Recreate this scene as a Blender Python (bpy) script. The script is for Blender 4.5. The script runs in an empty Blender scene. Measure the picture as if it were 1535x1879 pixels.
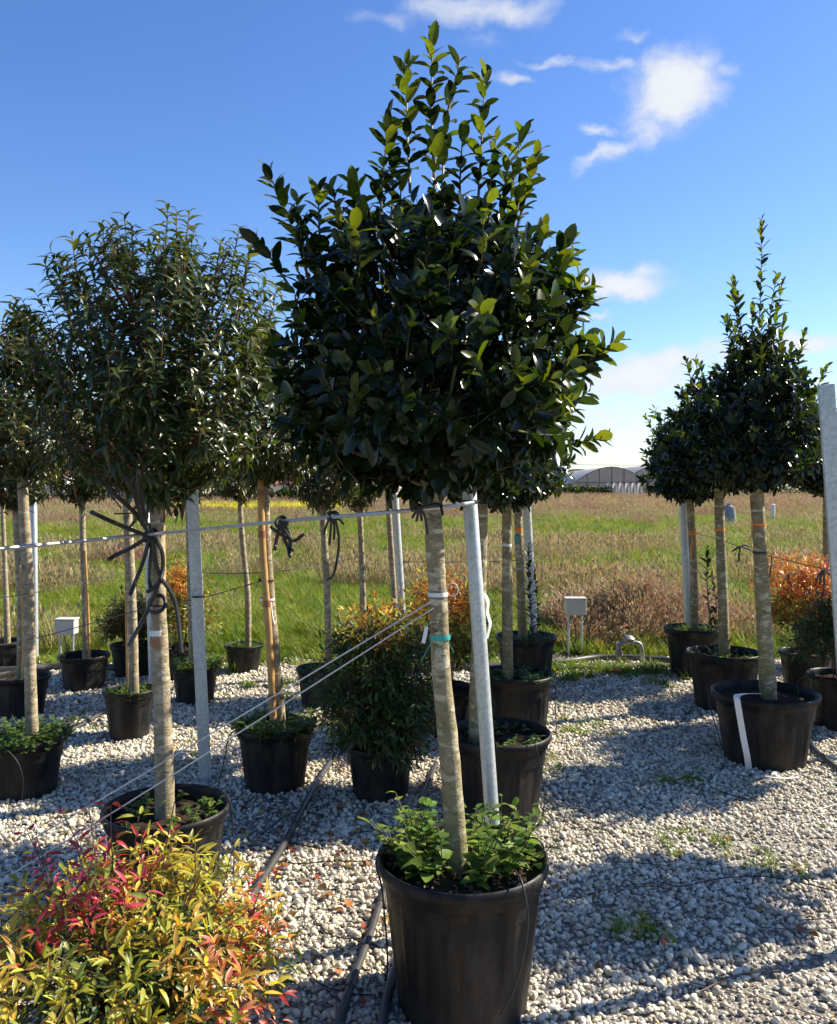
import bpy, math, random
import numpy as np
from mathutils import Vector, Matrix

R = math.radians
scene = bpy.context.scene
COL = scene.collection

# ------------------------------------------------------------------ camera
F_PX, HOR, CX, CAM_H = 1570.0, 895.0, 767.5, 1.6     # photo focal length / horizon row / centre column, eye height
cam_d = bpy.data.cameras.new('camera')
cam = bpy.data.objects.new('camera', cam_d)
COL.objects.link(cam)
cam.location = (0, 0, CAM_H)
cam.rotation_euler = (R(90), 0, 0)
cam_d.sensor_width = 36
cam_d.lens = 36 * F_PX / 1879
cam_d.shift_y = -(939.5 - HOR) / 1879
cam_d.clip_start = .05
cam_d.clip_end = 8000
scene.camera = cam

# ------------------------------------------------------------------ sun and sky
SUN_EL = R(38)
SUN_AZ = math.atan2(.94, .342)                      # from +Y towards +X
sd = Vector((math.sin(SUN_AZ) * math.cos(SUN_EL), math.cos(SUN_AZ) * math.cos(SUN_EL), math.sin(SUN_EL)))
sun_d = bpy.data.lights.new('sun', 'SUN')
sun_d.energy = 5.0
sun_d.angle = R(.53)
sun_d.color = (1, .90, .74)
sun = bpy.data.objects.new('sun', sun_d)
COL.objects.link(sun)
sun.rotation_euler = (-sd).to_track_quat('-Z', 'Y').to_euler()

world = bpy.data.worlds.new('World')
scene.world = world
world.use_nodes = True
SKY_STRENGTH = .092
scene.view_settings.view_transform = 'Standard'
scene.view_settings.look = 'None'
scene.view_settings.gamma = 1
scene.view_settings.exposure = 1.22
scene.view_settings.use_curve_mapping = False
scene.cycles.max_bounces = 5
scene.cycles.diffuse_bounces = 3
scene.cycles.glossy_bounces = 2
scene.cycles.transmission_bounces = 3
scene.cycles.transparent_max_bounces = 2
scene.cycles.use_adaptive_sampling = True
scene.cycles.adaptive_threshold = .02
scene.cycles.use_denoising = True


class NT:
    """small helper for node trees"""
    def __init__(s, tree):
        s.t = tree
        s.t.nodes.clear()

    def n(s, typ, **kw):
        nd = s.t.nodes.new(typ)
        for k, v in kw.items():
            if k == 'inp':
                for i, val in v.items():
                    if isinstance(val, bpy.types.NodeSocket):
                        s.t.links.new(val, nd.inputs[i])
                    else:
                        nd.inputs[i].default_value = val
            else:
                setattr(nd, k, v)
        return nd

    def m(s, op, a, b=None, c=None, clamp=False):
        d = {0: a}
        if b is not None:
            d[1] = b
        if c is not None:
            d[2] = c
        return s.n('ShaderNodeMath', operation=op, use_clamp=clamp, inp=d).outputs[0]

    def link(s, a, b):
        s.t.links.new(a, b)

    def ramp(s, fac, stops, interp='LINEAR'):
        r = s.n('ShaderNodeValToRGB', inp={0: fac})
        r.color_ramp.interpolation = interp
        e = r.color_ramp.elements
        while len(e) < len(stops):
            e.new(.5)
        for el, (p, c) in zip(e, stops):
            el.position = p
            el.color = (*c, 1) if len(c) == 3 else c
        return r.outputs[0]

    def mix(s, fac, a, b, blend='MIX'):
        x = s.n('ShaderNodeMix', data_type='RGBA', blend_type=blend)
        for i, v in ((0, fac), (6, a), (7, b)):
            if isinstance(v, bpy.types.NodeSocket):
                s.t.links.new(v, x.inputs[i])
            else:
                x.inputs[i].default_value = (*v, 1) if isinstance(v, (tuple, list)) and len(v) == 3 else v
        return x.outputs[2]

    def noise(s, vec, scale, detail=3, rough=.55, dist=0):
        d = {'Scale': scale, 'Detail': detail, 'Roughness': rough, 'Distortion': dist}
        if vec is not None:
            d['Vector'] = vec
        return s.n('ShaderNodeTexNoise', inp=d).outputs[0]


def build_world():
    w = NT(world.node_tree)
    sky = w.n('ShaderNodeTexSky', sky_type='NISHITA')
    sky.sun_disc = False
    sky.sun_elevation = SUN_EL
    sky.sun_rotation = SUN_AZ
    sky.air_density = 1.0
    sky.dust_density = .25
    sky.ozone_density = 3.0
    geo = w.n('ShaderNodeTexCoord').outputs['Generated']
    sep = w.n('ShaderNodeSeparateXYZ', inp={0: geo})
    y = w.m('MAXIMUM', w.m('ABSOLUTE', sep.outputs[1]), .05)
    u = w.m('DIVIDE', sep.outputs[0], y)
    v = w.m('DIVIDE', sep.outputs[2], y)
    wob = w.n('ShaderNodeTexNoise', inp={'Vector': geo, 'Scale': 9, 'Detail': 5, 'Roughness': .6})
    ws = w.n('ShaderNodeSeparateColor', inp={0: wob.outputs[1]})
    u = w.m('ADD', u, w.m('MULTIPLY', w.m('SUBTRACT', ws.outputs[0], .5), .11))
    v = w.m('ADD', v, w.m('MULTIPLY', w.m('SUBTRACT', ws.outputs[1], .5), .08))
    tot = None
    # px, py, half length, half height, tilt, amount : the scattered fair-weather clouds
    for px, py, a, b, ang, amp in (
            (1240, 165, 105, 72, 28, 1.05), (1290, 120, 70, 40, 5, .8), (1120, 280, 85, 17, 27, .75), (1185, 225, 70, 38, 45, .7),
            (940, 130, 66, 14, 0, .72), (1010, 99, 80, 12, -3, .66), (880, 15, 130, 34, 3, .82), (720, 45, 80, 20, 0, .58), (870, 60, 60, 20, 0, .5),
            (1130, 116, 64, 17, -8, .75), (1095, 240, 36, 16, 0, .75), (1170, 70, 50, 18, 0, .62), (1345, 130, 40, 26, 0, .7),
            (1140, 522, 95, 30, 4, 1.15), (1190, 500, 60, 20, 0, .8), (1095, 576, 30, 13, 0, .9), (1160, 690, 100, 44, 4, 1.1), (1225, 655, 80, 28, 12, 1.0),
            (1490, 632, 90, 26, 8, .95), (1330, 650, 90, 34, 0, .85), (1100, 770, 220, 60, 0, .7), (560, 820, 300, 40, 0, .35)):
        u0, v0 = (px - CX) / F_PX, (HOR - py) / F_PX
        du, dv = w.m('SUBTRACT', u, u0), w.m('SUBTRACT', v, v0)
        c, s_ = math.cos(R(ang)), math.sin(R(ang))
        p = w.m('ADD', w.m('MULTIPLY', du, c), w.m('MULTIPLY', dv, s_))
        q = w.m('SUBTRACT', w.m('MULTIPLY', dv, c), w.m('MULTIPLY', du, s_))
        e = w.m('ADD', w.m('POWER', w.m('ABSOLUTE', w.m('DIVIDE', p, a / F_PX)), 2.), w.m('POWER', w.m('ABSOLUTE', w.m('DIVIDE', q, b / F_PX)), 2.))
        g = w.m('MULTIPLY', w.m('EXPONENT', w.m('MULTIPLY', e, -.8)), amp)
        tot = g if tot is None else w.m('MAXIMUM', tot, g)
    comb = w.n('ShaderNodeCombineXYZ', inp={0: u, 1: w.m('MULTIPLY', v, 1.5), 2: 0})
    fb = w.noise(comb.outputs[0], 11, 8, .62, .4)
    d = w.m('ADD', tot, w.m('MULTIPLY', w.m('SUBTRACT', fb, .52), 1.15))
    mask = w.n('ShaderNodeMapRange', interpolation_type='SMOOTHSTEP', inp={0: d, 1: .22, 2: 1.0, 3: 0, 4: .95}).outputs[0]
    mask = w.m('MULTIPLY', mask, w.n('ShaderNodeMapRange', inp={0: tot, 1: .02, 2: .3, 3: 0, 4: 1}).outputs[0])
    hz = w.n('ShaderNodeMapRange', interpolation_type='SMOOTHSTEP', inp={0: sep.outputs[2], 1: .0, 2: .17, 3: .62, 4: 0}).outputs[0]
    mask = w.m('MAXIMUM', mask, hz)
    shade = w.n('ShaderNodeMapRange', inp={0: d, 1: .4, 2: 1.3, 3: .84, 4: .99}).outputs[0]
    hs = w.n('ShaderNodeHueSaturation', inp={'Hue': .512, 'Saturation': 1.22, 'Value': .95, 'Color': sky.outputs[0]})
    b1 = w.n('ShaderNodeBackground', inp={0: hs.outputs[0], 1: SKY_STRENGTH})
    cc = w.n('ShaderNodeCombineColor', inp={0: w.m('MULTIPLY', shade, .93), 1: w.m('MULTIPLY', shade, .96), 2: shade})
    b2 = w.n('ShaderNodeBackground', inp={0: cc.outputs[0], 1: .44})
    mx = w.n('ShaderNodeMixShader', inp={0: mask, 1: b1.outputs[0], 2: b2.outputs[0]})
    w.link(mx.outputs[0], w.n('ShaderNodeOutputWorld').inputs[0])


build_world()

# ------------------------------------------------------------------ helpers
rng = np.random.default_rng(7)
random.seed(7)


def at(px, py, D):
    """point at distance D metres in front of the eye seen at photo position px, py"""
    return Vector(((px - CX) / F_PX * D, D, CAM_H + (HOR - py) / F_PX * D))


def xat(px, D):
    return (px - CX) / F_PX * D


def tag(o, label=None, cat=None, group=None, kind=None):
    for k, v in (('label', label), ('category', cat), ('group', group), ('kind', kind)):
        if v:
            o[k] = v
    return o


def empty(name, loc, label, cat, group=None, rz=0):
    o = bpy.data.objects.new(name, None)
    o.empty_display_size = .1
    o.location = loc
    o.rotation_euler = (0, 0, rz)
    COL.objects.link(o)
    return tag(o, label, cat, group)


def put(name, me, parent=None, loc=(0, 0, 0), rot=(0, 0, 0), scale=(1, 1, 1)):
    o = bpy.data.objects.new(name, me)
    o.location = loc
    o.rotation_euler = rot
    o.scale = scale
    o.parent = parent
    COL.objects.link(o)
    return o


def fast_mesh(name, V, T, mats, tint=None, smooth=True, midx=None):
    """V (n,3), T (m,3) triangles"""
    me = bpy.data.meshes.new(name)
    V = np.asarray(V, np.float32)
    T = np.asarray(T, np.int32)
    me.vertices.add(len(V))
    me.vertices.foreach_set('co', V.ravel())
    me.loops.add(T.size)
    me.loops.foreach_set('vertex_index', T.ravel())
    me.polygons.add(len(T))
    me.polygons.foreach_set('loop_start', np.arange(0, T.size, 3, dtype=np.int32))
    me.polygons.foreach_set('use_smooth', np.full(len(T), smooth))
    if midx is not None:
        me.polygons.foreach_set('material_index', np.asarray(midx, np.int32))
    me.update(calc_edges=True)
    if tint is not None:
        a = me.color_attributes.new('tint', 'FLOAT_COLOR', 'POINT')
        c = np.ones((len(V), 4), np.float32)
        c[:, :3] = tint
        a.data.foreach_set('color', c.ravel())
    for m in (mats if isinstance(mats, (list, tuple)) else [mats]):
        me.materials.append(m)
    me.validate()
    return me


class MB:
    """collects shapes for ONE mesh"""
    def __init__(s):
        s.v, s.f, s.m = [], [], []

    def add(s, V, Fc, mi=0):
        o = len(s.v)
        s.v += [tuple(p) for p in V]
        for f in Fc:
            s.f.append([i + o for i in f])
            s.m.append(mi)

    def tube(s, pts, rad, n=8, caps=True, mi=0):
        pts = [Vector(p) for p in pts]
        if not isinstance(rad, (list, tuple)):
            rad = [rad] * len(pts)
        t0 = (pts[1] - pts[0]).normalized()
        a = Vector((0, 0, 1)) if abs(t0.z) < .9 else Vector((1, 0, 0))
        nrm = (a - t0 * a.dot(t0)).normalized()
        V, Fc = [], []
        for i, p in enumerate(pts):
            t = (pts[min(i + 1, len(pts) - 1)] - pts[max(i - 1, 0)]).normalized()
            nrm = (nrm - t * nrm.dot(t)).normalized()
            b = t.cross(nrm)
            for k in range(n):
                an = 2 * math.pi * k / n
                V.append(p + (nrm * math.cos(an) + b * math.sin(an)) * rad[i])
        for i in range(len(pts) - 1):
            for k in range(n):
                k2 = (k + 1) % n
                Fc.append([i * n + k, i * n + k2, (i + 1) * n + k2, (i + 1) * n + k])
        if caps:
            Fc.append(list(range(n - 1, -1, -1)))
            Fc.append([(len(pts) - 1) * n + k for k in range(n)])
        s.add(V, Fc, mi)
        return s

    def lathe(s, prof, seg=48, mod=None, mi=0, close=False):
        V, Fc = [], []
        for j, (r, z) in enumerate(prof):
            for k in range(seg):
                an = 2 * math.pi * k / seg
                rr = r * (mod(an, j, z) if mod else 1)
                V.append((rr * math.cos(an), rr * math.sin(an), z))
        for j in range(len(prof) - 1):
            for k in range(seg):
                k2 = (k + 1) % seg
                Fc.append([j * seg + k, j * seg + k2, (j + 1) * seg + k2, (j + 1) * seg + k])
        if close:
            Fc.append([k for k in range(seg - 1, -1, -1)])
        s.add(V, Fc, mi)
        return s

    def box(s, c, size, rot=None, bev=0, mi=0):
        hx, hy, hz = size[0] / 2, size[1] / 2, size[2] / 2
        if bev <= 0:
            V = [Vector((x, y, z)) for x in (-hx, hx) for y in (-hy, hy) for z in (-hz, hz)]
            Fc = [[0, 1, 3, 2], [4, 6, 7, 5], [0, 4, 5, 1], [2, 3, 7, 6], [0, 2, 6, 4], [1, 5, 7, 3]]
        else:
            V, Fc = [], []
            lay = [(-hz, bev), (-hz + bev, 0), (hz - bev, 0), (hz, bev)]
            for z, ins in lay:
                X, Y = hx - ins, hy - ins
                k = bev * .6
                V += [Vector(p) for p in ((-X + k, -Y, z), (X - k, -Y, z), (X, -Y + k, z), (X, Y - k, z), (X - k, Y, z), (-X + k, Y, z), (-X, Y - k, z), (-X, -Y + k, z))]
            for j in range(3):
                for k in range(8):
                    k2 = (k + 1) % 8
                    Fc.append([j * 8 + k, j * 8 + k2, j * 8 + 8 + k2, j * 8 + 8 + k])
            Fc.append(list(range(7, -1, -1)))
            Fc.append(list(range(24, 32)))
        M = rot if rot is not None else Matrix.Identity(3)
        c = Vector(c)
        s.add([M @ p + c for p in V], Fc, mi)
        return s

    def prism(s, poly, p0, p1, ux, mi=0):
        """poly 2D profile swept from p0 to p1; ux = direction of profile x"""
        p0, p1, ux = Vector(p0), Vector(p1), Vector(ux)
        t = (p1 - p0).normalized()
        ux = (ux - t * ux.dot(t)).normalized()
        uy = t.cross(ux)
        n = len(poly)
        V = [p0 + ux * a + uy * b for a, b in poly] + [p1 + ux * a + uy * b for a, b in poly]
        Fc = [[k, (k + 1) % n, n + (k + 1) % n, n + k] for k in range(n)]
        Fc += [list(range(n - 1, -1, -1)), list(range(n, 2 * n))]
        s.add(V, Fc, mi)
        return s

    def mesh(s, name, mats, smooth=True, sharp=None):
        me = bpy.data.meshes.new(name)
        me.from_pydata([tuple(v) for v in s.v], [], s.f)
        for m in (mats if isinstance(mats, (list, tuple)) else [mats]):
            me.materials.append(m)
        me.polygons.foreach_set('material_index', s.m)
        me.polygons.foreach_set('use_smooth', [smooth] * len(me.polygons))
        me.update()
        if smooth:
            me.set_sharp_from_angle(angle=R(sharp or 40))
        return me

    def build(s, name, mats, parent=None, smooth=True, loc=(0, 0, 0), sharp=None):
        return put(name, s.mesh(name, mats, smooth, sharp), parent, loc)


def spline(pts, n=6):
    """Catmull-Rom through points"""
    P = [Vector(p) for p in pts]
    P = [P[0] * 2 - P[1]] + P + [P[-1] * 2 - P[-2]]
    out = []
    for i in range(1, len(P) - 2):
        for k in range(n):
            t = k / n
            a, b, c, d = P[i - 1], P[i], P[i + 1], P[i + 2]
            out.append(.5 * ((2 * b) + (c - a) * t + (2 * a - 5 * b + 4 * c - d) * t * t + (3 * b - a - 3 * c + d) * t ** 3))
    out.append(P[-2])
    return out


def norm(a):
    return a / np.maximum(np.linalg.norm(a, axis=-1, keepdims=True), 1e-9)


# ------------------------------------------------------------------ materials
def material(name):
    m = bpy.data.materials.new(name)
    m.use_nodes = True
    return m, NT(m.node_tree)


def finish(w, shader, disp=None):
    o = w.n('ShaderNodeOutputMaterial')
    w.link(shader, o.inputs[0])


def bump(w, h, strength, dist=.01):
    return w.n('ShaderNodeBump', inp={'Height': h, 'Strength': strength, 'Distance': dist}).outputs[0]


def leaf_mat(name, rough=.32, trans=.35, tcol=(1.5, 1.7, .45), back=1.0, spec=.5):
    m, w = material(name)
    at_ = w.n('ShaderNodeAttribute', attribute_name='tint').outputs[0]
    tc = w.n('ShaderNodeTexCoord').outputs['Object']
    nz = w.noise(tc, 60, 2)
    col = w.mix(1.0, at_, w.ramp(nz, [(.25, (.75, .75, .75)), (.75, (1.2, 1.2, 1.2))]), 'MULTIPLY')
    p = w.n('ShaderNodeBsdfPrincipled', inp={'Base Color': col, 'Roughness': rough, 'Specular IOR Level': spec})
    t = w.n('ShaderNodeBsdfTranslucent', inp={0: w.mix(1.0, col, tcol, 'MULTIPLY')})
    mx = w.n('ShaderNodeMixShader', inp={0: trans, 1: p.outputs[0], 2: t.outputs[0]})
    finish(w, mx.outputs[0])
    return m


def plain(name, col, rough=.5, metal=0, var=.15, nscale=12, bmp=0, bscale=80, spec=.5, col2=None):
    m, w = material(name)
    tc = w.n('ShaderNodeTexCoord').outputs['Object']
    nz = w.noise(tc, nscale, 4)
    c2 = col2 or tuple(c * (1 - var * 2) for c in col)
    c = w.mix(w.n('ShaderNodeMapRange', inp={0: nz, 1: .3, 2: .7}).outputs[0], c2, col)
    d = {'Base Color': c, 'Roughness': rough, 'Metallic': metal, 'Specular IOR Level': spec}
    p = w.n('ShaderNodeBsdfPrincipled', inp=d)
    if bmp:
        w.link(bump(w, w.noise(tc, bscale, 3), bmp, .004), p.inputs['Normal'])
    finish(w, p.outputs[0])
    return m


def mat_pot():
    m, w = material('black_pot_plastic')
    tc = w.n('ShaderNodeTexCoord').outputs['Object']
    mp = w.n('ShaderNodeMapping', inp={0: tc, 3: (1, 1, .25)}).outputs[0]
    dust = w.noise(mp, 14, 5, .6)
    dirt = w.noise(tc, 60, 4)
    f = w.m('MULTIPLY', w.n('ShaderNodeMapRange', inp={0: dust, 1: .45, 2: .75}).outputs[0], dirt)
    sep = w.n('ShaderNodeSeparateXYZ', inp={0: tc}).outputs[2]
    low = w.n('ShaderNodeMapRange', inp={0: sep, 1: .0, 2: .12, 3: .35, 4: 0}).outputs[0]
    f = w.m('ADD', w.m('MULTIPLY', f, .62), w.m('MULTIPLY', low, dirt))
    c = w.mix(f, (.006, .0062, .007), (.11, .10, .085))
    scr = w.noise(w.n('ShaderNodeMapping', inp={0: tc, 3: (140, 140, 3)}).outputs[0], 1, 2)
    c = w.mix(w.n('ShaderNodeMapRange', inp={0: scr, 1: .68, 2: .78, 3: 0, 4: .12}).outputs[0], c, (.25, .25, .25))
    p = w.n('ShaderNodeBsdfPrincipled', inp={'Base Color': c, 'Roughness': w.n('ShaderNodeMapRange', inp={0: dirt, 1: .3, 2: .7, 3: .42, 4: .62}).outputs[0], 'Specular IOR Level': .22})
    w.link(bump(w, w.noise(tc, 30, 3), .15, .004), p.inputs['Normal'])
    finish(w, p.outputs[0])
    return m


def mat_bark(name, a, b, lich, moss=.8):
    m, w = material(name)
    tc = w.n('ShaderNodeTexCoord').outputs['Object']
    bands = w.noise(w.n('ShaderNodeMapping', inp={0: tc, 3: (22, 22, 60)}).outputs[0], 1, 5, .65, .6)
    pat = w.noise(tc, 26, 5, .65)
    fine = w.noise(tc, 160, 3)
    c = w.mix(w.n('ShaderNodeMapRange', inp={0: pat, 1: .35, 2: .65}).outputs[0], a, b)
    c = w.mix(w.n('ShaderNodeMapRange', inp={0: bands, 1: .55, 2: .68}).outputs[0], c, tuple(x * .45 for x in a))
    pale = w.noise(w.n('ShaderNodeMapping', inp={0: tc, 1: (5, 3, 1), 3: (16, 16, 40)}).outputs[0], 1, 3)
    c = w.mix(w.n('ShaderNodeMapRange', inp={0: pale, 1: .54, 2: .62}).outputs[0], c, lich)
    sep = w.n('ShaderNodeSeparateXYZ', inp={0: tc}).outputs[2]
    ms = w.n('ShaderNodeMapRange', inp={0: sep, 1: .35, 2: 1.2, 3: moss, 4: 0}).outputs[0]
    c = w.mix(w.m('MULTIPLY', ms, w.n('ShaderNodeMapRange', inp={0: w.noise(tc, 9, 4), 1: .4, 2: .6}).outputs[0]), c, (.16, .15, .05))
    p = w.n('ShaderNodeBsdfPrincipled', inp={'Base Color': c, 'Roughness': .85, 'Specular IOR Level': .2})
    h = w.m('ADD', w.m('MULTIPLY', bands, 1.0), w.m('MULTIPLY', fine, .5))
    w.link(bump(w, h, .9, .006), p.inputs['Normal'])
    finish(w, p.outputs[0])
    return m


def mat_galv():
    m, w = material('galvanised_steel')
    tc = w.n('ShaderNodeTexCoord').outputs['Object']
    vo = w.n('ShaderNodeTexVoronoi', inp={'Vector': tc, 'Scale': 90}).outputs[1]
    sp = w.n('ShaderNodeSeparateColor', inp={0: vo}).outputs[0]
    st = w.noise(w.n('ShaderNodeMapping', inp={0: tc, 3: (30, 30, 2)}).outputs[0], 1, 4)
    f = w.m('ADD', w.m('MULTIPLY', sp, .35), w.m('MULTIPLY', st, .65))
    c = w.ramp(f, [(.2, (.36, .40, .41)), (.8, (.60, .64, .64))])
    p = w.n('ShaderNodeBsdfPrincipled', inp={'Base Color': c, 'Roughness': .5, 'Metallic': .55})
    finish(w, p.outputs[0])
    return m


def mat_pebble():
    m, w = material('white_pebble')
    rnd = w.n('ShaderNodeObjectInfo').outputs['Random']
    c = w.ramp(rnd, [(0, (.26, .22, .16)), (.10, (.40, .35, .27)), (.22, (.57, .51, .39)), (.5, (.70, .64, .50)), (.8, (.80, .76, .63)), (.92, (.66, .55, .34)), (1, (.24, .23, .19))])
    pos = w.n('ShaderNodeNewGeometry').outputs['Position']
    c = w.mix(w.n('ShaderNodeMapRange', inp={0: w.noise(pos, 1.4, 5, .65), 1: .48, 2: .68, 3: 0, 4: .55}).outputs[0], c, (.30, .25, .16))
    tc = w.n('ShaderNodeTexCoord').outputs['Object']
    nz = w.noise(tc, 2.5, 4, .6)
    c = w.mix(w.n('ShaderNodeMapRange', inp={0: nz, 1: .5, 2: .72, 3: 0, 4: .5}).outputs[0], c, (.36, .34, .27))
    p = w.n('ShaderNodeBsdfPrincipled', inp={'Base Color': c, 'Roughness': .6, 'Specular IOR Level': .4})
    w.link(bump(w, w.noise(tc, 6, 3), .25, .1), p.inputs['Normal'])
    finish(w, p.outputs[0])
    return m


def mat_gravel_bed():
    m, w = material('gravel_bed')
    tc = w.n('ShaderNodeTexCoord').outputs['Object']
    vo = w.n('ShaderNodeTexVoronoi', inp={'Vector': tc, 'Scale': 62})
    ed = w.n('ShaderNodeTexVoronoi', feature='DISTANCE_TO_EDGE', inp={'Vector': tc, 'Scale': 62}).outputs[0]
    sp = w.n('ShaderNodeSeparateColor', inp={0: vo.outputs[1]}).outputs[0]
    c = w.ramp(sp, [(0, (.12, .105, .08)), (.3, (.26, .24, .20)), (1, (.42, .40, .36))])
    c = w.mix(w.n('ShaderNodeMapRange', inp={0: ed, 1: 0, 2: .12, 3: 1, 4: 0}).outputs[0], c, (.05, .042, .03))
    c = w.mix(w.n('ShaderNodeMapRange', inp={0: w.noise(tc, 1.3, 5), 1: .5, 2: .7, 3: 0, 4: .6}).outputs[0], c, (.16, .13, .085))
    p = w.n('ShaderNodeBsdfPrincipled', inp={'Base Color': c, 'Roughness': .8})
    w.link(bump(w, ed, .8, .01), p.inputs['Normal'])
    finish(w, p.outputs[0])
    return m


def mat_field():
    m, w = material('field_turf')
    tc = w.n('ShaderNodeTexCoord').outputs['Object']
    n1 = w.noise(tc, .22, 6, .65)
    n2 = w.noise(tc, 3.0, 5, .7)
    c = w.mix(w.n('ShaderNodeMapRange', inp={0: n1, 1: .38, 2: .62}).outputs[0], (.10, .13, .022), (.27, .23, .11))
    c = w.mix(w.m('MULTIPLY', n2, .8), c, (.04, .045, .015))
    sep = w.n('ShaderNodeSeparateXYZ', inp={0: tc}).outputs[1]
    far = w.n('ShaderNodeMapRange', inp={0: w.m('ADD', sep, w.m('MULTIPLY', n1, 14)), 1: 46, 2: 62}).outputs[0]
    c = w.mix(w.m('MULTIPLY', far, .85), c, (.31, .24, .155))
    p = w.n('ShaderNodeBsdfPrincipled', inp={'Base Color': c, 'Roughness': .9, 'Specular IOR Level': .1})
    w.link(bump(w, n2, .6, .1), p.inputs['Normal'])
    finish(w, p.outputs[0])
    return m


def mat_rand(name, stops, rough=.6, trans=.35, tcol=(1.3, 1.4, .6)):
    """leafy material, colour varies per instance and along 'tint'"""
    m, w = material(name)
    rnd = w.n('ShaderNodeObjectInfo').outputs['Random']
    c = w.ramp(rnd, stops)
    at_ = w.n('ShaderNodeAttribute', attribute_name='tint').outputs[0]
    c = w.mix(1., c, at_, 'MULTIPLY')
    p = w.n('ShaderNodeBsdfPrincipled', inp={'Base Color': c, 'Roughness': rough, 'Specular IOR Level': .25})
    t = w.n('ShaderNodeBsdfTranslucent', inp={0: w.mix(1., c, tcol, 'MULTIPLY')})
    mx = w.n('ShaderNodeMixShader', inp={0: trans, 1: p.outputs[0], 2: t.outputs[0]})
    finish(w, mx.outputs[0])
    return m


M = dict(
    pot=mat_pot(),
    bark=mat_bark('holly_bark', (.20, .165, .095), (.33, .28, .175), (.48, .44, .32), .85),
    bark2=mat_bark('laurel_bark', (.25, .20, .13), (.36, .30, .20), (.47, .41, .30), .35),
    twig=plain('green_twig', (.09, .09, .035), .6, var=.2),
    rtwig=plain('reddish_twig', (.13, .06, .03), .6, var=.2),
    galv=mat_galv(),
    pebble=mat_pebble(),
    bed=mat_gravel_bed(),
    field=mat_field(),
    holly=leaf_mat('holly_leaf', .22, .40, (1.9, 1.8, .35)),
    laurel=leaf_mat('laurel_leaf', .33, .32, (1.7, 1.7, .4)),
    nandina=leaf_mat('nandina_leaf', .40, .42, (1.35, 1.25, .5)),
    weed=leaf_mat('weed_leaf', .5, .45, (1.5, 1.6, .4), spec=.3),
    soil=plain('potting_soil', (.045, .032, .022), .95, var=.3, nscale=45, bmp=1.0, bscale=90, spec=.1),
    chip=plain('bark_chips', (.20, .13, .08), .85, var=.3, nscale=40),
    rubber=plain('black_rubber', (.018, .018, .020), .45, var=.1),
    hose=plain('black_pipe_plastic', (.035, .036, .04), .45, var=.25, nscale=20, col2=(.07, .065, .055)),
    tubing=plain('thin_drip_tubing', (.012, .012, .013), .5),
    wire=plain('steel_wire', (.55, .56, .57), .4, .7, var=.1),
    dwire=plain('dull_wire', (.10, .095, .09), .5, .4),
    rope=plain('white_cord', (.62, .60, .56), .7, var=.1),
    cane=plain('bamboo_cane', (.50, .30, .10), .55, var=.2, nscale=14),
    white=plain('white_plastic', (.72, .72, .70), .5, var=.06),
    box=plain('pale_grey_box', (.50, .49, .43), .5, var=.06),
    teal=plain('teal_tape', (.03, .33, .32), .4, var=.1),
    orange=plain('orange_tape', (.75, .25, .03), .5, var=.1),
    btape=plain('brown_tape', (.30, .13, .06), .45, var=.15),
    brass=plain('valve_metal', (.33, .32, .30), .5, .5),
    deadleaf=leaf_mat('fallen_leaf', .7, .2, (1.2, 1.0, .7), spec=.2),
)

# ------------------------------------------------------------------ leaves
def leaf_template(w=.2, curl=.25, fold=.15, shape=(.66, 1, .93, .5)):
    t = (.14, .40, .68, .89)
    V = [(0, 0, 0)]
    for tt, s in zip(t, shape):
        z = -curl * tt * tt
        x = tt * (1 - .35 * curl * tt)
        V += [(x, -w * s, z + fold * w * s), (x, 0, z), (x, w * s, z + fold * w * s)]
    V.append((1 - .35 * curl, 0, -curl))
    T = [(0, 1, 2), (0, 2, 3)]
    for j in range(3):
        a = 1 + 3 * j
        b = a + 3
        T += [(a, b, b + 1), (a, b + 1, a + 1), (a + 1, b + 1, b + 2), (a + 1, b + 2, a + 2)]
    T += [(10, 13, 11), (11, 13, 12)]
    return np.array(V, np.float32), np.array(T, np.int32)


LAN, OVA = (.66, 1, .72, .34), (.9, 1, .68, .32)
TPL = dict(
    holly=[leaf_template(.215, .16, .45), leaf_template(.19, .38, .35), leaf_template(.235, .06, .30)],
    laurel=[leaf_template(.125, .52, .5, LAN), leaf_template(.14, .75, .4, LAN), leaf_template(.13, .34, .5, LAN)],
    nandina=[leaf_template(.125, .22, .4, LAN), leaf_template(.145, .1, .5, LAN), leaf_template(.12, .4, .3, LAN)],
    ovate=[leaf_template(.30, .25, .25, OVA), leaf_template(.34, .12, .2, OVA), leaf_template(.22, .4, .3, OVA)],
)


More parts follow.
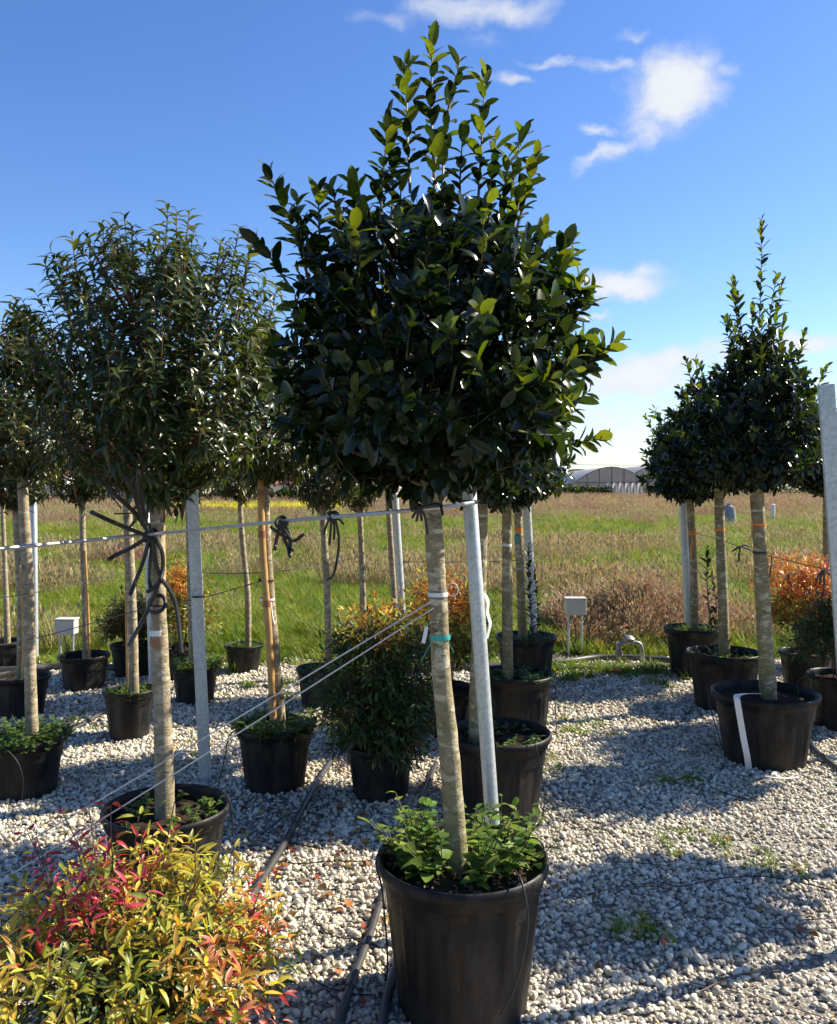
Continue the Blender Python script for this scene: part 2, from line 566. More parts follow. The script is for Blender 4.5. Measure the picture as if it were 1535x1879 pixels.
class Leaves:
    def __init__(s):
        s.P, s.D, s.U, s.S, s.C, s.K = [], [], [], [], [], []

    def add(s, p, d, u, sc, c, k=None):
        s.P.append(tuple(p))
        s.D.append(tuple(d))
        s.U.append(tuple(u))
        s.S.append(sc)
        s.C.append(c)
        s.K.append(random.randrange(3) if k is None else k)

    def frames(s):
        d = norm(np.array(s.D, np.float32))
        u = np.array(s.U, np.float32)
        y = norm(np.cross(u, d) + 1e-5)
        z = np.cross(d, y)
        return d, y, z

    def mesh(s, name, tpls, mat, idx=None, extra=None):
        P, S, C, K = np.array(s.P, np.float32), np.array(s.S, np.float32), np.array(s.C, np.float32), np.array(s.K)
        d, y, z = s.frames()
        sel = np.ones(len(P), bool) if idx is None else idx
        Vs, Ts, Cs = [], [], []
        o = 0
        for k, (tv, tt) in enumerate(tpls):
            ii = np.where((K == k) & sel)[0]
            if not len(ii):
                continue
            v = (tv[None, :, 0, None] * d[ii, None, :] + tv[None, :, 1, None] * y[ii, None, :] + tv[None, :, 2, None] * z[ii, None, :]) * S[ii, None, None] + P[ii, None, :]
            n = tv.shape[0]
            Vs.append(v.reshape(-1, 3))
            Ts.append((tt[None] + (np.arange(len(ii)) * n)[:, None, None]).reshape(-1, 3) + o)
            Cs.append(np.repeat(C[ii], n, axis=0))
            o += n * len(ii)
        return fast_mesh(name, np.concatenate(Vs), np.concatenate(Ts), mat, np.concatenate(Cs))

    def singles(s, idx, tpls, mat, parent, name='leaf', ntint=8):
        """the given leaves as objects of their own, sharing a few meshes"""
        d, y, z = s.frames()
        C = np.array(s.C)
        cache = {}
        order = np.argsort(C[idx].sum(1))
        rank = {int(idx[o]): int(r * ntint / len(idx)) for r, o in enumerate(order)}
        for i in idx:
            i = int(i)
            key = (s.K[i], rank[i])
            if key not in cache:
                tv, tt = tpls[s.K[i]]
                cache[key] = fast_mesh(name, tv, tt, mat, np.repeat(C[i][None], len(tv), 0))
            o = bpy.data.objects.new(name, cache[key])
            mt = Matrix((d[i] * s.S[i], y[i] * s.S[i], z[i] * s.S[i])).transposed().to_4x4()
            mt.translation = s.P[i]
            o.parent = parent
            o.matrix_local = mt
            COL.objects.link(o)


def perp_basis(d):
    d = Vector(d).normalized()
    a = Vector((0, 0, 1)) if abs(d.z) < .9 else Vector((1, 0, 0))
    x = d.cross(a).normalized()
    return d, x, d.cross(x)


def jit(c, k=.25):
    f = 1 + random.uniform(-k, k)
    return (c[0] * f * random.uniform(.85, 1.15), c[1] * f, c[2] * f * random.uniform(.8, 1.2))


def leafy_shoot(L, B, base, tip, leaf, n, style, bend=.05, tipcol=None, col=(.03, .05, .015), rad=.003, bare=.12):
    """a shoot from base to tip with spirally set leaves"""
    base, tip = Vector(base), Vector(tip)
    d, x, y = perp_basis(tip - base)
    ln = (tip - base).length
    off = (x * random.uniform(-1, 1) + y * random.uniform(-1, 1)) * bend * ln
    pts = [base, base.lerp(tip, .5) + off, tip]
    sp = spline(pts, 3)
    B.tube(sp, [rad * (1.15 - .8 * i / (len(sp) - 1)) for i in range(len(sp))], 4, False)
    ph = random.uniform(0, 6.28)
    for i in range(n):
        t = bare + (1 - bare) * (i + .5) / n
        f = t * (len(sp) - 1)
        j = min(int(f), len(sp) - 2)
        p = sp[j].lerp(sp[j + 1], f - j)
        td = (sp[j + 1] - sp[j]).normalized()
        ph += 2.4 + random.uniform(-.35, .35)
        pr = x * math.cos(ph) + y * math.sin(ph)
        up_t = max(0, (t - .75) / .25)
        if style == 'holly':
            ld = td * (.85 + .8 * up_t) + pr * (.92 - .3 * up_t) + Vector((0, 0, -.08 + .1 * up_t))
            un = td * .9 - pr * .45 + Vector((0, 0, .25))
        elif style == 'hang':
            ld = td * .35 + pr * .8 + Vector((0, 0, -.75))
            un = td * .9 + Vector((0, 0, .5))
        else:  # laurel
            ld = td * (.75 + .5 * up_t) + pr * 1.0 + Vector((0, 0, -.10))
            un = td * 1.0 - pr * .3 + Vector((0, 0, .35))
        ld = ld + Vector([random.gauss(0, .16) for _ in range(3)])
        un = un + Vector([random.gauss(0, .2) for _ in range(3)])
        c = jit(col)
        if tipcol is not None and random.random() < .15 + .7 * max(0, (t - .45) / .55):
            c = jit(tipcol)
        s = leaf * random.uniform(.62, 1.15) * (1 - .3 * max(0, t - .85) / .15)
        L.add(p, ld, un, s, c)


def prof_eval(prof, z, c):
    zs = [p[0] for p in prof]
    rl = np.interp(z, zs, [p[1] for p in prof])
    rr = np.interp(z, zs, [p[2] for p in prof])
    return rl * (1 - c) / 2 + rr * (1 + c) / 2


def crown(seed, prof, ntw, leaf, per, style, col, tipcol, shoots=(), top=None, twl=(.10, .2), droop=.0, rmin=.35):
    """leafy crown round the local z axis; prof rows (z, radius left, radius right); returns Leaves, branch builder"""
    random.seed(seed)
    L, B = Leaves(), MB()
    zs = np.linspace(prof[0][0], prof[-1][0], 60)
    wts = np.array([prof_eval(prof, z, 0) + .03 for z in zs])
    cdf = np.cumsum(wts) / wts.sum()
    z0, z1 = prof[0][0], prof[-1][0]
    hub = [Vector((0, 0, z0 + (z1 - z0) * k)) for k in (.05, .15, .28, .42, .55)]
    B.tube([(0, 0, z0 - .1), (0, 0, z0 + .15 * (z1 - z0)), (random.uniform(-.02, .02), 0, z0 + .62 * (z1 - z0))], [.022, .018, .006], 6)
    for k in range(26):   # limbs
        an, z = random.uniform(0, 6.28), float(np.interp(random.random(), cdf, zs))
        r = prof_eval(prof, z, math.cos(an)) * .8
        h = hub[min(4, int((z - z0) / (z1 - z0) * 5))]
        tip = Vector((math.cos(an) * r, math.sin(an) * r, z))
        mid = h.lerp(tip, .5) + Vector((0, 0, -.03))
        B.tube(spline([h, mid, tip], 3), [.010, .009, .008, .007, .006, .005, .004], 5, False)
    for i in range(ntw):
        z = float(np.interp(random.random(), cdf, zs)) + random.uniform(-.03, .03)
        an = random.uniform(0, 6.28)
        rm = prof_eval(prof, z, math.cos(an))
        rf = max(rmin, random.random() ** .38) * random.uniform(.94, 1.05)
        r = rm * rf
        tip = Vector((math.cos(an) * r, math.sin(an) * r, z))
        f = (z - z0) / (z1 - z0)
        upw = -.15 + 1.5 * f if style == 'holly' else .35 + 1.2 * f
        d = Vector((math.cos(an), math.sin(an), upw)) + Vector([random.gauss(0, .28) for _ in range(3)])
        if f < .12:
            d.z -= .35
        d.normalize()
        ln = random.uniform(*twl)
        st = style
        if f < .2 and random.random() < .5:
            st = 'hang'
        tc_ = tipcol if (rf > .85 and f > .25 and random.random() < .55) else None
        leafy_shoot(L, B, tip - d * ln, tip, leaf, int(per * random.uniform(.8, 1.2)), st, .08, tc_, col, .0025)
    for (bx, by, bz, tx, ty, tz, n) in shoots:
        leafy_shoot(L, B, (bx, by, bz), (tx, ty, tz), leaf * 1.02, n, style, .03, tipcol, col, .0042, .15)
    return L, B


# ------------------------------------------------------------------ pots
POTS = {}


def pot_mesh(r, h, seg=120, flutes=9, detail=True):
    key = (round(r, 3), round(h, 3))
    if key in POTS:
        return POTS[key]
    rb = r * .74
    lip = .028 * r / .28 + .006
    band = h * .155

    def rr(z):
        return rb + (r * .935 - rb) * (z / h)
    prof = [(rb * .97, 0), (rb, .006)]
    for k in range(1, 10):
        z = .01 + (h - band - .012) * k / 9
        prof.append((rr(z), z))
    zb = h - band
    prof += [(rr(zb) + .004, zb + .002), (rr(zb) + .008, zb + .006), (rr(h) + .004, h - lip * 1.25), (r * .965, h - lip * 1.15), (r * .995, h - lip * .8), (r, h - lip * .45), (r * .993, h - lip * .12),
             (r * .972, h), (r * .945, h - .003), (r * .925, h - lip * .4), (r * .91, h - lip), (r * .88, h - .10 * r / .28 - .03)]

    def mod(an, j, z):
        if 2 <= j <= 10:
            e = min(1, (j - 1) / 1.5) * min(1, (11 - j) / 1.2)
            c = math.cos(flutes * an)
            return 1 - .034 * e * (1 / (1 + math.exp(-14 * (c + .2))))
        return 1
    m = MB().lathe(prof, seg, mod, close=True)
    POTS[key] = m.mesh('pot', M['pot'], True, 50)
    return POTS[key]


SOIL = {}


def soil_mesh(r, seed=1):
    key = round(r, 3)
    if key in SOIL:
        return SOIL[key]
    rs = np.random.default_rng(seed)
    V, Fc = [(0, 0, .012)], []
    n, rings = 40, 10
    for j in range(1, rings + 1):
        for k in range(n):
            a = 6.2832 * k / n
            q = r * j / rings
            V.append((q * math.cos(a), q * math.sin(a), .012 * (1 - (j / rings) ** 2) + rs.normal(0, .004)))
    for k in range(n):
        Fc.append([0, 1 + k, 1 + (k + 1) % n])
    for j in range(rings - 1):
        for k in range(n):
            a, b = 1 + j * n, 1 + (j + 1) * n
            Fc.append([a + k, b + k, b + (k + 1) % n, a + (k + 1) % n])
    m = MB()
    m.add(V, Fc)
    SOIL[key] = m.mesh('soil', M['soil'], True)
    return SOIL[key]


def weeds(seed, r, n, hgt, leaf, cols, inner=.06, edge=False, centers=None):
    random.seed(seed)
    L, B = Leaves(), MB()
    for i in range(n):
        a = random.uniform(0, 6.28)
        q = r * (random.random() ** .5) if not edge else r * random.uniform(.7, 1.0)
        if centers:
            cx_, cy_, cr = random.choice(centers)
            p = Vector((cx_ + random.gauss(0, cr), cy_ + random.gauss(0, cr), 0))
            if p.length > r:
                p = p.normalized() * r * random.uniform(.8, 1)
        else:
            p = Vector((q * math.cos(a), q * math.sin(a), 0))
        if p.length < inner:
            continue
        h = hgt * random.uniform(.35, 1.15)
        out = Vector((p.x, p.y, 0)).normalized() if p.length > .01 else Vector((1, 0, 0))
        tip = p + Vector((random.gauss(0, .25), random.gauss(0, .25), 1)) * h + out * h * .35
        B.tube([p, p.lerp(tip, .5) + Vector((0, 0, h * .08)), tip], [.0022, .002, .0015], 4, False)
        col = random.choice(cols)
        k = random.randrange(5, 9)
        ph = random.uniform(0, 6)
        for j in range(k):
            t = .25 + .75 * j / (k - 1)
            ph += 1.57 * (1 if j % 2 else 2) + random.uniform(-.3, .3)
            pr = Vector((math.cos(ph), math.sin(ph), 0))
            q_ = p.lerp(tip, t)
            L.add(q_, pr + Vector((0, 0, random.uniform(.0, .7))), Vector((0, 0, 1)) - pr * .3 + Vector([random.gauss(0, .2) for _ in range(3)]), leaf * random.uniform(.6, 1.25) * (1.15 - .45 * t), jit(col, .3))
    return L, B


def join_leaf_branch(name, L, B, tpl, lmat, bmat, idx=None):
    """one mesh: leaves (slot 0) and stems (slot 1)"""
    me1 = L.mesh(name, tpl, lmat, idx)
    if not B.v:
        return me1
    V1 = np.empty(len(me1.vertices) * 3, np.float32)
    me1.vertices.foreach_get('co', V1)
    V1 = V1.reshape(-1, 3)
    T1 = np.empty(len(me1.loops), np.int32)
    me1.loops.foreach_get('vertex_index', T1)
    T1 = T1.reshape(-1, 3)
    C1 = np.empty(len(V1) * 4, np.float32)
    me1.color_attributes['tint'].data.foreach_get('color', C1)
    C1 = C1.reshape(-1, 4)[:, :3]
    bpy.data.meshes.remove(me1)
    V2 = np.array([tuple(v) for v in B.v], np.float32)
    T2 = []
    for f in B.f:
        for i in range(1, len(f) - 1):
            T2.append((f[0], f[i], f[i + 1]))
    T2 = np.array(T2, np.int32)
    return fast_mesh(name, np.concatenate([V1, V2]), np.concatenate([T1, T2 + len(V1)]), [lmat, bmat],
                     np.concatenate([C1, np.full((len(V2), 3), .1)]), True, np.concatenate([np.zeros(len(T1)), np.ones(len(T2))]))


# ------------------------------------------------------------------ the ground
def sheet(name, poly, z, mat, sub=None):
    me = bpy.data.meshes.new(name)
    me.from_pydata([(x, y, z) for x, y in poly], [], [list(range(len(poly)))])
    me.materials.append(mat)
    o = put(name, me)
    o['kind'] = 'structure'
    return o


sheet('ground', [(-3000, -400), (3000, -400), (3000, 6000), (-3000, 6000)], 0, M['field'])
random.seed(3)
edge = [(x, 8.1 + .10 * math.sin(x * 1.7) + random.uniform(-.12, .12)) for x in np.arange(8, -8.1, -.3)]
sheet('gravel_yard', [(-8, -2.5), (8, -2.5)] + edge, .004, M['bed'])


# ------------------------------------------------------------------ scatter (stuff)
def scatter(name, pts, rot, scl, idx, protos, label, cat, kind='stuff'):
    coll = bpy.data.collections.new(name + '_source')
    for k, me in enumerate(protos):
        coll.objects.link(bpy.data.objects.new('%s_%02d' % (name, k), me))
    me = bpy.data.meshes.new(name)
    n = len(pts)
    me.vertices.add(n)
    me.vertices.foreach_set('co', np.asarray(pts, np.float32).ravel())
    a = me.attributes.new('rot', 'FLOAT_VECTOR', 'POINT')
    a.data.foreach_set('vector', np.asarray(rot, np.float32).ravel())
    a = me.attributes.new('scl', 'FLOAT_VECTOR', 'POINT')
    a.data.foreach_set('vector', np.asarray(scl, np.float32).ravel())
    a = me.attributes.new('idx', 'INT', 'POINT')
    a.data.foreach_set('value', np.asarray(idx, np.int32))
    o = put(name, me)
    tag(o, label, cat, None, kind)
    g = bpy.data.node_groups.new(name, 'GeometryNodeTree')
    g.interface.new_socket('Geometry', in_out='INPUT', socket_type='NodeSocketGeometry')
    g.interface.new_socket('Geometry', in_out='OUTPUT', socket_type='NodeSocketGeometry')
    N, Lk = g.nodes, g.links
    gi, go = N.new('NodeGroupInput'), N.new('NodeGroupOutput')
    ci = N.new('GeometryNodeCollectionInfo')
    ci.inputs['Collection'].default_value = coll
    ci.inputs['Separate Children'].default_value = True
    ci.inputs['Reset Children'].default_value = True
    ip = N.new('GeometryNodeInstanceOnPoints')
    ip.inputs['Pick Instance'].default_value = True

    def named(nm, tp):
        x = N.new('GeometryNodeInputNamedAttribute')
        x.data_type = tp
        x.inputs[0].default_value = nm
        return x.outputs[0]
    e2r = N.new('FunctionNodeEulerToRotation')
    Lk.new(named('rot', 'FLOAT_VECTOR'), e2r.inputs[0])
    Lk.new(gi.outputs[0], ip.inputs['Points'])
    Lk.new(ci.outputs[0], ip.inputs['Instance'])
    Lk.new(named('idx', 'INT'), ip.inputs['Instance Index'])
    Lk.new(e2r.outputs[0], ip.inputs['Rotation'])
    Lk.new(named('scl', 'FLOAT_VECTOR'), ip.inputs['Scale'])
    Lk.new(ip.outputs[0], go.inputs[0])
    md = o.modifiers.new('scatter', 'NODES')
    md.node_group = g
    return o


def wedge_points(n, y0, y1, half=.60, pad=.4, r=None):
    """points spread evenly over the ground seen between two distances"""
    r = r or rng
    Y = np.sqrt(r.uniform(y0 * y0, y1 * y1, n))
    X = r.uniform(-1, 1, n) * (Y * half + pad)
    return X, Y


def pebble_meshes():
    import bmesh
    out = []
    for k in range(6):
        bm = bmesh.new()
        bmesh.ops.create_icosphere(bm, subdivisions=2, radius=1)
        rs = np.random.default_rng(40 + k)
        A = [(Vector(rs.normal(0, 1, 3)).normalized(), rs.uniform(.55, .9)) for _ in range(7)]
        sx, sy, sz = rs.uniform(.8, 1.15), rs.uniform(.6, .85), rs.uniform(.42, .65)
        for v in bm.verts:
            c = v.co.copy()
            for a, dd in A:       # flattened facets
                t = c.dot(a)
                if t > dd:
                    c -= a * (t - dd) * .75
            v.co = (c.x * sx, c.y * sy, c.z * sz)
        me = bpy.data.meshes.new('pebble')
        bm.to_mesh(me)
        bm.free()
        me.polygons.foreach_set('use_smooth', [True] * len(me.polygons))
        me.materials.append(M['pebble'])
        out.append(me)
    return out


X1, Y1 = wedge_points(78000, 1.7, 5.4)
X2, Y2 = wedge_points(70000, 5.4, 8.5)
PX, PY = np.concatenate([X1, X2]), np.concatenate([Y1, Y2])
nz_ = np.sin(PX * 2.3 + 1.3 * np.sin(PY * 1.9)) * np.sin(PY * 2.9 + 1.1 * np.sin(PX * 2.1))     # thinner where soil shows
nz_ = nz_ + .45 * np.exp(-((PX + .5) / .45) ** 2 - ((PY - 3.9) / .7) ** 2)
keep = (rng.random(len(PX)) < np.where(nz_ > .5, .5, np.where(nz_ > .2, .82, .95))) & (PY < 8.15 + rng.normal(0, .12, len(PX)))
PX, PY = PX[keep], PY[keep]
n_ = len(PX)
sz_ = np.clip(rng.lognormal(math.log(.0095), .32, n_), .005, .02) * np.where(PY > 5.4, 1.15, 1.0)
scatter('gravel_pebbles', np.stack([PX, PY, .004 + sz_ * rng.uniform(.15, .75, n_)], 1),
        np.stack([rng.normal(0, .5, n_), rng.normal(0, .5, n_), rng.uniform(0, 6.28, n_)], 1),
        np.stack([sz_ * rng.uniform(.9, 1.2, n_)] * 3, 1), rng.integers(0, 6, n_), pebble_meshes(),
        'loose white pebble gravel covering the nursery yard', 'gravel')


def tuft_mesh(seed, n, h, spread, wid, lean, cols, mat, heads=0):
    rs = random.Random(seed)
    V, T, C = [], [], []
    for i in range(n):
        a, q = rs.uniform(0, 6.28), spread * rs.random() ** .6
        p = Vector((q * math.cos(a), q * math.sin(a), 0))
        ld = rs.uniform(0, 6.28)
        hh = h * rs.uniform(.45, 1.1)
        l = lean * rs.uniform(.2, 1.2) * hh
        sd_ = Vector((-math.sin(ld), math.cos(ld), 0))
        dr = Vector((math.cos(ld), math.sin(ld), 0))
        c = rs.choice(cols)
        c = tuple(x * rs.uniform(.75, 1.25) for x in c)
        o = len(V)
        w = wid * rs.uniform(.7, 1.3)
        for t, ww in ((0, .8), (.4, 1), (.75, .7)):
            q_ = p + dr * (l * t * t) + Vector((0, 0, hh * (t - .25 * lean * t * t)))
            V += [q_ - sd_ * w * ww, q_ + sd_ * w * ww]
            C += [c, c]
        V.append(p + dr * l + Vector((0, 0, hh * (1 - .25 * lean))))
        C.append(c)
        T += [(o, o + 1, o + 3), (o, o + 3, o + 2), (o + 2, o + 3, o + 5), (o + 2, o + 5, o + 4), (o + 4, o + 5, o + 6)]
        if rs.random() < heads:
            q_ = V[-1]
            o = len(V)
            s = hh * .07
            for dx, dz in ((0, -s), (s * .35, 0), (0, s), (-s * .35, 0)):
                V.append(q_ + sd_ * dx + Vector((0, 0, dz)))
                C.append(tuple(x * .85 for x in c))
            T += [(o, o + 1, o + 2), (o, o + 2, o + 3)]
    return fast_mesh('tuft', np.array([tuple(v) for v in V]), np.array(T), mat, np.array(C))


one = [(1, 1, 1)]
mg = mat_rand('green_grass', [(0, (.08, .14, .014)), (.35, (.15, .22, .022)), (.7, (.22, .26, .035)), (1, (.30, .29, .07))])
mt_ = mat_rand('dry_grass', [(0, (.36, .29, .15)), (.4, (.42, .36, .21)), (.75, (.30, .27, .12)), (1, (.24, .24, .08))], tcol=(1.1, 1.0, .8))
mr = mat_rand('russet_stalks', [(0, (.30, .17, .11)), (.5, (.38, .25, .17)), (1, (.36, .28, .18))], tcol=(1.1, 1.0, .8))
my = mat_rand('yellow_flowers', [(0, (.62, .50, .03)), (.6, (.70, .62, .05)), (1, (.45, .45, .06))], tcol=(1, 1, .6))
green = [tuft_mesh(i, 34, .27, .10, .0032, .85, one, mg) for i in range(4)]
broad = [tuft_mesh(20 + i, 22, .14, .10, .008, 1.1, one, mg) for i in range(2)]
dry = [tuft_mesh(30 + i, 26, .42, .12, .0022, .45, one, mt_, .8) for i in range(3)]
rust = [tuft_mesh(40 + i, 30, .45, .14, .0026, .5, one, mr, .9) for i in range(2)]
gprot = green + broad + dry + rust        # 0-3 green, 4-5 broad, 6-8 dry, 9-10 rust


def fieldnoise(x, y, s, ph=0.):
    return (np.sin(x * s + ph + 1.7 * np.sin(y * s * .7 + ph)) + np.sin(y * s * 1.3 - ph + 1.3 * np.sin(x * s * .9)) + .6 * np.sin((x + y) * s * 2.3 + ph)) / 2.6


def grass():
    parts = []
    for n, y0, y1, sc, pad in ((21000, 8.0, 13, 1.0, .8), (24000, 13, 24, 1.15, .5), (26000, 24, 55, 1.6, .5), (16000, 55, 125, 2.4, .5)):
        x, y = wedge_points(n, y0, y1, .62, pad)
        m = 1.3 * fieldnoise(x, y, .8) + .8 * fieldnoise(x, y, 2.1, 1.) + rng.normal(0, .3, n) - .28
        if y0 < 13:
            m += np.interp(y, [8, 9.5, 12.5], [-1.2, -.6, .15])
            m += np.where((x > 1.2) & (y > 9), .25, 0) - .15
        elif y0 < 24:
            m += np.interp(y, [13, 17, 24], [.0, .05, -.35]) + np.where(x > 1, .2, -.1)
        elif y0 < 55:
            m += np.interp(y, [24, 33, 45, 55], [-.5, -.45, .2, .7])
        else:
            m += .8
        idx = np.where(m > .25, rng.integers(6, 9, n), rng.integers(0, 4, n))
        idx = np.where((m < -.6) & (rng.random(n) < .45), rng.integers(4, 6, n), idx)
        idx = np.where((idx >= 6) & (fieldnoise(x, y, .5, 2.) > np.interp(y, [20, 50], [.8, .1])), rng.integers(9, 11, n), idx)
        s = sc * rng.uniform(.65, 1.25, n) * np.where(idx < 6, np.interp(y, [8, 8.6], [.6, 1.]), 1)
        if y0 >= 24:
            s *= np.where(idx >= 6, .75, .75)
        parts.append((x, y, idx, s))
    x, y, idx, s = [np.concatenate(q) for q in zip(*parts)]
    kp = y > 8.05 + .12 * np.sin(x * 1.7)
    x, y, idx, s = x[kp], y[kp], idx[kp], s[kp]
    n = len(x)
    wd = np.interp(y, [8, 20, 60, 120], [1, 1.2, 1.9, 2.6])
    scatter('field_grass', np.stack([x, y, np.zeros(n)], 1), np.stack([rng.normal(0, .12, n), rng.normal(0, .12, n), rng.uniform(0, 6.28, n)], 1),
            np.stack([s * wd, s * wd, s], 1), idx, gprot, 'rough green and straw-coloured grass filling the field beyond the gravel', 'grass')


grass()

# heap of dry reddish weeds at the field edge
n_ = 2600
hx = np.clip(rng.normal(2.45, .58, n_), 1.55, 4.0)
hy = np.clip(rng.normal(9.15, .36, n_), 8.45, 10.4)
hz_ = .42 * np.exp(-((hx - 2.3) / .7) ** 2 - ((hy - 9.15) / .5) ** 2) * rng.random(n_)
scatter('dry_weed_heap', np.stack([hx, hy, hz_], 1), np.stack([rng.normal(0, .7, n_), rng.normal(0, .7, n_), rng.uniform(0, 6.28, n_)], 1),
        np.stack([rng.uniform(.5, .95, n_)] * 3, 1), rng.integers(0, 3, n_), [rust[0], rust[1], dry[0]],
        'heap of dry reddish brown weeds at the edge of the field', 'dry weeds')

# yellow flower strip
n_ = 5200
yx, yy = rng.uniform(-17, -5.5, n_), rng.uniform(50, 68, n_)
yx = yx * yy / 60
scatter('yellow_flower_strip', np.stack([yx, yy, np.full(n_, .1)], 1), np.stack([np.zeros(n_), np.zeros(n_), rng.uniform(0, 6.28, n_)], 1),
        np.stack([rng.uniform(1.6, 2.6, n_), rng.uniform(1.6, 2.6, n_), rng.uniform(1.5, 2.1, n_)], 1), rng.integers(0, 3, n_),
        [tuft_mesh(60, 26, .30, .12, .010, .5, one, my), tuft_mesh(61, 26, .30, .12, .010, .6, one, my), green[0]],
        'strip of bright yellow flowering crop across the field', 'flowers')

# low weeds along the gravel edge and here and there in the gravel
n_ = 110
wx, wy = rng.uniform(.9, 2.5, n_), np.minimum(rng.normal(7.35, .2, n_), 7.62)
wx2, wy2 = rng.uniform(-4.5, .75, 420), rng.normal(7.9, .22, 420)
cl = [(.66, 4.9, .12, 14), (1.25, 3.85, .12, 10), (.82, 3.05, .05, 9), (1.45, 4.6, .10, 10), (1.0, 5.6, .15, 18), (-.9, 6.5, .25, 30), (-1.3, 5.2, .2, 10), (-2.2, 5.9, .2, 14), (1.5, 3.6, .1, 8), (-.55, 6.0, .25, 40), (.75, 6.4, .12, 30)]
wx3 = np.concatenate([rng.normal(a, s, k) for a, b, s, k in cl])
wy3 = np.concatenate([rng.normal(b, s, k) for a, b, s, k in cl])
WX, WY = np.concatenate([wx, wx2, wx3]), np.concatenate([wy, wy2, wy3])
n_ = len(WX)
ss = rng.uniform(.45, .85, n_) * np.where(WY < 6.8, .5, 1)
scatter('gravel_weeds', np.stack([WX, WY, np.full(n_, .005)], 1), np.stack([rng.normal(0, .15, n_), rng.normal(0, .15, n_), rng.uniform(0, 6.28, n_)], 1),
        np.stack([ss * 1.1, ss * 1.1, ss * .75], 1), rng.choice([0, 1, 0, 1, 2, 3], n_), [broad[0], broad[1], green[1], green[2]],
        'low green weeds creeping over the edge of the gravel', 'weeds')

# fallen leaves and bits of twig on the gravel
random.seed(21)
LF = Leaves()
for i in range(420):
    y = math.sqrt(random.uniform(2.2 ** 2, 6.5 ** 2))
    x = random.uniform(-.55, .55) * y
    if random.random() < .6:
        x, y = random.gauss(-.5, .4), random.gauss(3.7, .75)
    a = random.uniform(0, 6.28)
    LF.add((x, y, random.uniform(.014, .024)), (math.cos(a), math.sin(a), random.uniform(-.1, .3)), (random.gauss(0, .35), random.gauss(0, .35), 1), random.uniform(.025, .055),
           jit(random.choice([(.30, .13, .04), (.22, .10, .05), (.42, .25, .05), (.12, .07, .04), (.35, .08, .03), (.16, .10, .06)])))
o = put('fallen_leaves', LF.mesh('fallen_leaves', TPL['ovate'], M['deadleaf']))
tag(o, 'scattered brown and orange fallen leaves lying on the gravel', 'fallen leaves', None, 'stuff')
B = MB()
for i in range(80):
    y = math.sqrt(random.uniform(2.2 ** 2, 6 ** 2))
    x = random.uniform(-.5, .55) * y
    a = random.uniform(0, 6.28)
    l = random.uniform(.05, .22)
    B.tube(spline([(x, y, .02), (x + math.cos(a) * l * .5 + random.gauss(0, .01), y + math.sin(a) * l * .5, .026), (x + math.cos(a) * l, y + math.sin(a) * l, .018)], 3), random.uniform(.0009, .002), 4)
for i in range(12):
    x, y, a, l = random.uniform(.55, 1.6), random.uniform(2.6, 3.7), random.gauss(.1, .5), random.uniform(.15, .42)
    B.tube(spline([(x, y, .022), (x + math.cos(a) * l * .5, y + math.sin(a) * l * .5 + random.gauss(0, .02), .03), (x + math.cos(a) * l, y + math.sin(a) * l, .024)], 4), random.uniform(.0012, .0024), 5)
tag(B.build('dry_twigs', M['rtwig']), 'thin dry twigs and straws strewn over the gravel', 'twigs', None, 'stuff')

# ------------------------------------------------------------------ crown designs
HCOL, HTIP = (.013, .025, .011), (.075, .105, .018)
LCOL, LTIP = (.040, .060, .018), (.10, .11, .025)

D0 = 2.65
S0 = D0 / F_PX


def mz(py):
    return 1.6 + (HOR - py) * S0


AX = xat(797, D0)          # crown axis of the big holly
prof_main = [(1.62, .20, .14), (1.65, .36, .28), (1.71, .45, .42), (1.80, .50, .49), (1.93, .52, .49), (2.08, .51, .48), (2.22, .49, .47), (2.31, .44, .43), (2.38, .34, .34), (2.44, .22, .22), (2.49, .08, .08)]
shoots = []
random.seed(5)
for (tx, ty, bx, by, n) in (
        (795, 32, 797, 340, 36), (745, 68, 752, 340, 30), (826, 150, 812, 340, 16), (886, 160, 872, 410, 26), (968, 200, 935, 430, 24), (712, 208, 716, 410, 22), (908, 255, 895, 430, 18),
        (845, 95, 822, 200, 12), (715, 268, 700, 430, 20), (640, 322, 690, 470, 24), (606, 345, 660, 480, 20), (490, 312, 560, 500, 26), (545, 372, 560, 500, 14), (470, 440, 540, 540, 14), (590, 372, 590, 480, 14),
        (1012, 388, 960, 520, 22), (1048, 432, 990, 540, 22), (1068, 500, 1000, 600, 18), (1136, 622, 1030, 700, 22), (1108, 640, 1040, 700, 12), (1118, 800, 1030, 820, 14), (930, 300, 915, 460, 16), (845, 270, 845, 450, 18),
        (800, 250, 800, 430, 16), (955, 350, 930, 480, 16), (1075, 560, 1010, 640, 14), (735, 310, 730, 450, 14), (985, 285, 945, 430, 16), (560, 420, 590, 520, 12), (1030, 460, 980, 560, 16), (660, 370, 670, 480, 14)):
    yb = random.uniform(-.1, .1)
    yt = yb + random.uniform(-.08, .08)
    shoots.append((xat(bx, D0) - AX, yb, mz(by), xat(tx, D0) - AX, yt, mz(ty), n))
holly_main = crown(101, prof_main, 640, .076, 10, 'holly', HCOL, HTIP, shoots, twl=(.09, .19))

